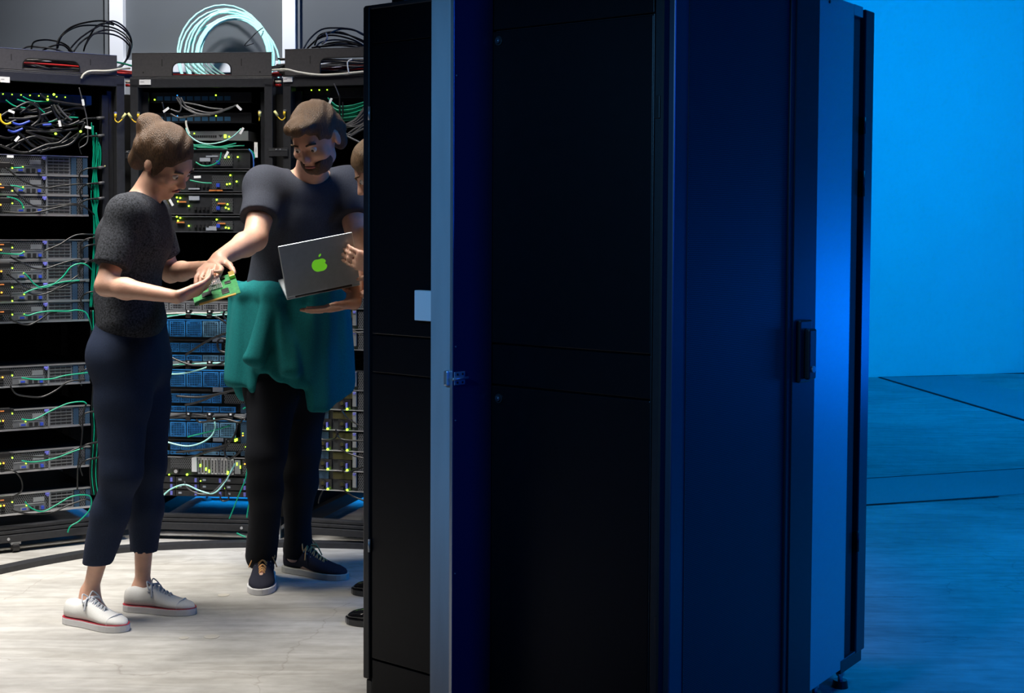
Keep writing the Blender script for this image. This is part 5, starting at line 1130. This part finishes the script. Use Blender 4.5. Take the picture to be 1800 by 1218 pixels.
v.D = np.maximum(v.D, (float(anL[2])-.02 - v.ax[2])[None, None, :]).astype(np.float32); v.clip(hp + V3(0, 0, .05), (0, 0, 1)); v.folds(.0035, 6, 8, 17, 2.0); wmesh(v, 'trousers', M['jeans2'], w2)
v = Vol(hc-.21, hc+.21, .0066)
v.ell(atm(0, -.018, .040), (.086, .104, .090), .02, rot=rotm); v.cone(atm(-.04, -.06, 0), atm(-.035, -.07, -.06), .045, .03, .03); v.cone(atm(.04, -.06, 0), atm(.035, -.07, -.06), .045, .03, .03)
v.ell(atm(0, .07, .09), (.055, .045, .030), .02, rot=rotm); v.ell(atm(0, .095, -.030), (.068, .085, .098), .02, 'cut', rot=rotm); v.ell(atm(.085, .0, -.02), (.02, .03, .04), .01, 'cut', rot=rotm); v.ell(atm(-.085, .0, -.02), (.02, .03, .04), .01, 'cut', rot=rotm)
v.folds(.0022, 70, 50, 60, 1); wmesh(v, 'hair', M['hair2'], w2)
# beard along the jaw
v = Vol(hc-.17, hc+.17, .0066); v.ell(atm(0, .040, -.058), (.060, .066, .056), .02, rot=rotm); v.ell(atm(0, .085, .030), (.10, .09, .075), .012, 'cut', rot=rotm); v.ell(atm(0, .107, -.050), (.022, .024, .012), .006, 'cut', rot=rotm); v.folds(.0014, 80, 60, 80, 2); wmesh(v, 'beard', M['hair2'], w2)
# jacket tied round the waist: body of the jacket hanging behind the hips, sleeves knotted in front
z1, z0 = float(J(520, 515, 5.3)[2]), float(J(520, 688, 5.3)[2]); c0 = mix(hp, mix(hipR, hipL, .5), .4)
v = Vol(c0 - V3(.36, .36, .40), c0 + V3(.36, .36, .30), .0072)
for a in np.linspace(0, 2*PI, 49)[:-1]:
    e_ = V3(.180*math.cos(a), .150*math.sin(a), 0); f_ = V3(.225*math.cos(a), .190*math.sin(a), 0); zb_ = z0 + .05*math.sin(a*2+.6) + (.10 if abs(a-4.71) < .45 else 0)
    v.cone([c0[0]+e_[0], c0[1]+e_[1], z1], [c0[0]+f_[0], c0[1]+f_[1], zb_], .036, .022, .022)
for a in np.linspace(0, 2*PI, 17)[:-1]: v.cone([c0[0]+.190*math.cos(a), c0[1]+.162*math.sin(a), z1], [c0[0]+.190*math.cos(a+.4), c0[1]+.162*math.sin(a+.4), z1], .030, .030, .02)
kt = V3(c0[0]-.02, c0[1]-.19, z1-.01); v.ell(kt, (.045, .035, .035), .02); v.cone(kt, kt + V3(-.07, -.04, -.22), .034, .040, .015); v.cone(kt, kt + V3(.06, -.03, -.26), .034, .038, .015)
v.folds(.005, 22, 20, 6, .3); v.folds(.003, 40, 36, 9, 1.3); wmesh(v, 'tied_jacket', M['teal'], w2)
shoe(w2, G(466, 1012), G(456, 1053), M['suede'], M['rubber'], M['tanlace'], .295, .03, Wd=.105)
shoe(w2, G(502, 1002), G(601, 1018), M['suede'], M['greysole'], M['tanlace'], .295, .03, Wd=.105)
# ---------------------------------------------------------------- third person, mostly behind the dark cabinet
w3 = thing('person', 'person with long sandy hair in a tan top, mostly hidden behind the dark cabinet', 'person', G(650, 1090))
hc = J(670, 300, 4.98); nk = J(690, 372, 5.02); shR = J(682, 405, 5.16); shL = J(704, 408, 4.86); ch = J(702, 455, 5.0); wa_ = J(712, 550, 5.0); hp = J(716, 620, 5.0)
elR = J(690, 510, 5.16); elL = J(706, 525, 4.86); wrL = J(668, 470, 4.88)
hipR = J(712, 668, 5.08); hipL = J(722, 668, 4.92); knR = J(712, 860, 5.08); knL = J(722, 860, 4.88); anR = J(716, 1016, 5.20); anL = J(714, 1060, 4.92)
wrR = J(664, 520, 5.06)
fw = unit(J(560, 380, 4.96) - hc); lo, hi = rng_box(hc, elR, J(600, 440, 4.9), anR, anL, elL, G(610, 1095), pad=.17); v = Vol(lo, hi, .0078)
torso(v, nk, shL, shR, ch, wa_, hp, -.010, .88); v.cone(nk + V3(0, 0, -.02), mix(nk, hc, .7), .052, .046, .03); leg(v, hipR, knR, anR, -.006, .95); leg(v, hipL, knL, anL, -.006, .95)
arm(v, shR, elR, wrR, 0, .95); arm(v, shL, elL, wrL, 0, .95)
for an in (anR, anL): v.cone(an, np.array([an[0], an[1], .06]), .036, .036, .02); v.cone(np.array([an[0], an[1], .055]), np.array([an[0]-.12, an[1], .045]), .034, .026, .02)
at3, rot3 = head(v, hc, fw, V3(-.2, 0, .96), .97); hand(v, wrL, unit(J(625, 455, 4.90)-wrL), (-.2, .8, .3), .172, .35, 1); hand(v, wrR, unit(J(625, 512, 5.05)-wrR), (0, -.3, .9), .172, .3, 1)
wmesh(v, 'body', M['skin'], w3); face_parts(at3, .97, w3, M['hair3'], 'iris')
v = Vol(lo + V3(0, 0, .8), hi, .0078); torso(v, nk + V3(0, 0, -.03), shL, shR, ch, wa_, hp, .014, .90)
for s_, e_ in ((shR, elR), (shL, elL)): v.cone(s_, e_, .064, .052, .025, cuts=[(mix(s_, e_, .92), e_-s_)])
v.clip(hp + V3(0, 0, -.04), (0, 0, -1)); v.cone(mix(nk, hc, .05), hc, .058, .07, .012, 'cut'); v.folds(.003, 7, 8, 20); wmesh(v, 'knit_top', M['beige'], w3)
v = Vol(lo, np.array([hi[0], hi[1], 1.08]), .0078); leg(v, hipR, knR, anR, .014, 1.0); leg(v, hipL, knL, anL, .014, 1.0)
v.cone(hp, mix(hipR, hipL, .5), .125, .125, .05); v.clip(hp + V3(0, 0, .04), (0, 0, 1)); v.D = np.maximum(v.D, (.13 - v.ax[2])[None, None, :]).astype(np.float32); v.folds(.003, 6, 8, 17); wmesh(v, 'trousers', M['jeans2'], w3)
v = Vol(hc - V3(.26, .26, .42), hc+.2, .007); v.ell(at3(0, -.022, .036), (.088, .104, .092), .02, rot=rot3)
for q in (-1, 1):
    for j in range(3): v.cone(at3(q*.060, -.01-.03*j, .0), at3(q*(.095-.01*j), .02-.045*j, -.26), .038, .030, .025)
v.cone(at3(0, -.07, 0), at3(0, -.10, -.27), .07, .06, .03); v.ell(at3(0, .095, -.030), (.056, .085, .095), .02, 'cut', rot=rot3); v.folds(.0025, 60, 60, 12); wmesh(v, 'hair', M['hair3'], w3)
shoe(w3, G(742, 1101), G(609, 1094), M['patent'], M['patent'], None, .262, .01)
shoe(w3, G(744, 1047), G(621, 1043), M['patent'], M['patent'], None, .262, .01)
# ---------------------------------------------------------------- what they hold
q = [P(486, 424, 4.86), P(622, 402, 4.93), P(630, 502, 4.99), P(506, 532, 4.93)]
q = [Vector(p) for p in q]; ux = ((q[1]-q[0])+(q[2]-q[3])).normalized(); uz_ = ((q[0]-q[3])+(q[1]-q[2])); uz_ = (uz_ - ux*uz_.dot(ux)).normalized(); un = ux.cross(uz_).normalized()
if un.y > 0: un = -un
cen = (q[0]+q[1]+q[2]+q[3])/4; Rm = Matrix((tuple(ux), tuple(-un), tuple(uz_))).transposed()
Wl = ((q[1]-q[0]).length+(q[2]-q[3]).length)/2; Hl = min(((q[0]-q[3]).length+(q[1]-q[2]).length)/2, Wl*.72)
M['laptopgrey'] = nz(mat('anodised_grey', (.42, .46, .49), .36, .55), 60, .96, 1.04); M['logo'] = mat('green_glowing_emblem', (.25, .7, .05), .4, 0, (.16, .62, .02), .5); M['screen'] = mat('screen_glass', (.01, .01, .012), .1)
M['pcb'] = nz(mat('green_circuit_board', (.02, .20, .05), .4), 90, .6, 1.4); M['gold'] = mat('gold_contacts', (.8, .55, .15), .3, .9)
lp = bpy.data.objects.new('laptop', None); COL.objects.link(lp); lp.location = cen; lp.rotation_euler = Rm.to_euler(); tag(lp, 'open grey laptop held up with a round green glowing emblem on its lid', 'laptop')
lid = MB().box(-Wl/2, Wl/2, -.0035, .0035, -Hl/2, Hl/2).build('lid', M['laptopgrey'], lp, False, .003)
pts = []
for a in np.linspace(0, 2*PI, 41)[:-1]:      # rounded two-lobed fruit-like mark
    r = .026*(1 + .05*math.cos(2*a)) * (1 - .16*max(0, math.cos(a-PI/2))**12 - .10*max(0, math.cos(a+PI/2))**14); bx = r*math.cos(a); bz = r*math.sin(a)
    dxb, dzb = bx-.030, bz-.003
    if math.hypot(dxb, dzb) < .012: bx = .030 - .012*abs(math.cos(math.atan2(dzb, dxb))); 
    pts.append(Vector((bx, -.0035, bz)))
MB().prism(pts, (0, -.0009, 0)).build('emblem', M['logo'], lid); lf = [Vector((.002+.010*math.sin(t_)*.5+.004*t_, -.0035, .029+.006*t_+.0*t_)) for t_ in ()]
MB().prism([Vector((x, -.0035, z)) for x, z in ((.001, .029), (.002, .035), (.006, .039), (.011, .040), (.010, .034), (.006, .030))], (0, -.0009, 0)).build('emblem_leaf', M['logo'], lid)
MB().box(-Wl/2+.008, Wl/2-.008, .0035, .0042, -Hl/2+.012, Hl/2-.008).build('screen', M['screen'], lid)
kb = MB().box(-Wl/2, Wl/2, .004, .004+.205, -Hl/2-.012, -Hl/2-.0).build('keyboard_deck', M['laptopgrey'], lp, False, .003)
ks = MB()
for r_ in range(5):
    for c in range(13): ks.box(-Wl/2+.02+c*(Wl-.04)/13, -Wl/2+.02+(c+.86)*(Wl-.04)/13, .03+r_*.019, .046+r_*.019, -Hl/2, -Hl/2+.0012)
ks.build('keys', M['plastic'], kb); MB().cyl((-Wl/2+.03, .002, -Hl/2-.004), (Wl/2-.03, .002, -Hl/2-.004), .0045, 10).build('hinge', M['plastic'], lp, True)
bc = P(378, 508, 4.66); bo = bpy.data.objects.new('circuit_board', None); COL.objects.link(bo); bo.location = bc; bo.rotation_euler = (math.radians(20), math.radians(-16), math.radians(12)); tag(bo, 'green circuit board held between the hands of the two people on the left', 'circuit board')
MB().box(-.075, .075, -.09, .09, -.001, .001).build('board', M['pcb'], bo)
for x, y, a, b_, h_ in ((-.03, -.03, .016, .016, .004), (.03, -.045, .012, .02, .003), (-.04, .04, .02, .012, .005), (.045, .02, .01, .01, .003), (.0, .02, .008, .008, .003), (.01, .062, .03, .006, .006)): MB().box(x-a, x+a, y-b_, y+b_, .001, .001+h_).build('chip', M['plastic'], bo, False, .0006)
hs = MB().box(-.02, .025, -.01, .04, .001, .004)
for k in range(9): hs.box(-.019+k*.005, -.017+k*.005, -.01, .04, .004, .020)
hs.build('heat_sink', M['lip'], bo); MB().box(-.06, .06, -.094, -.082, -.0016, .0016).build('gold_edge', M['gold'], bo); MB().box(.055, .074, .04, .08, .001, .014).build('connector', M['gold'], bo, False, .001)
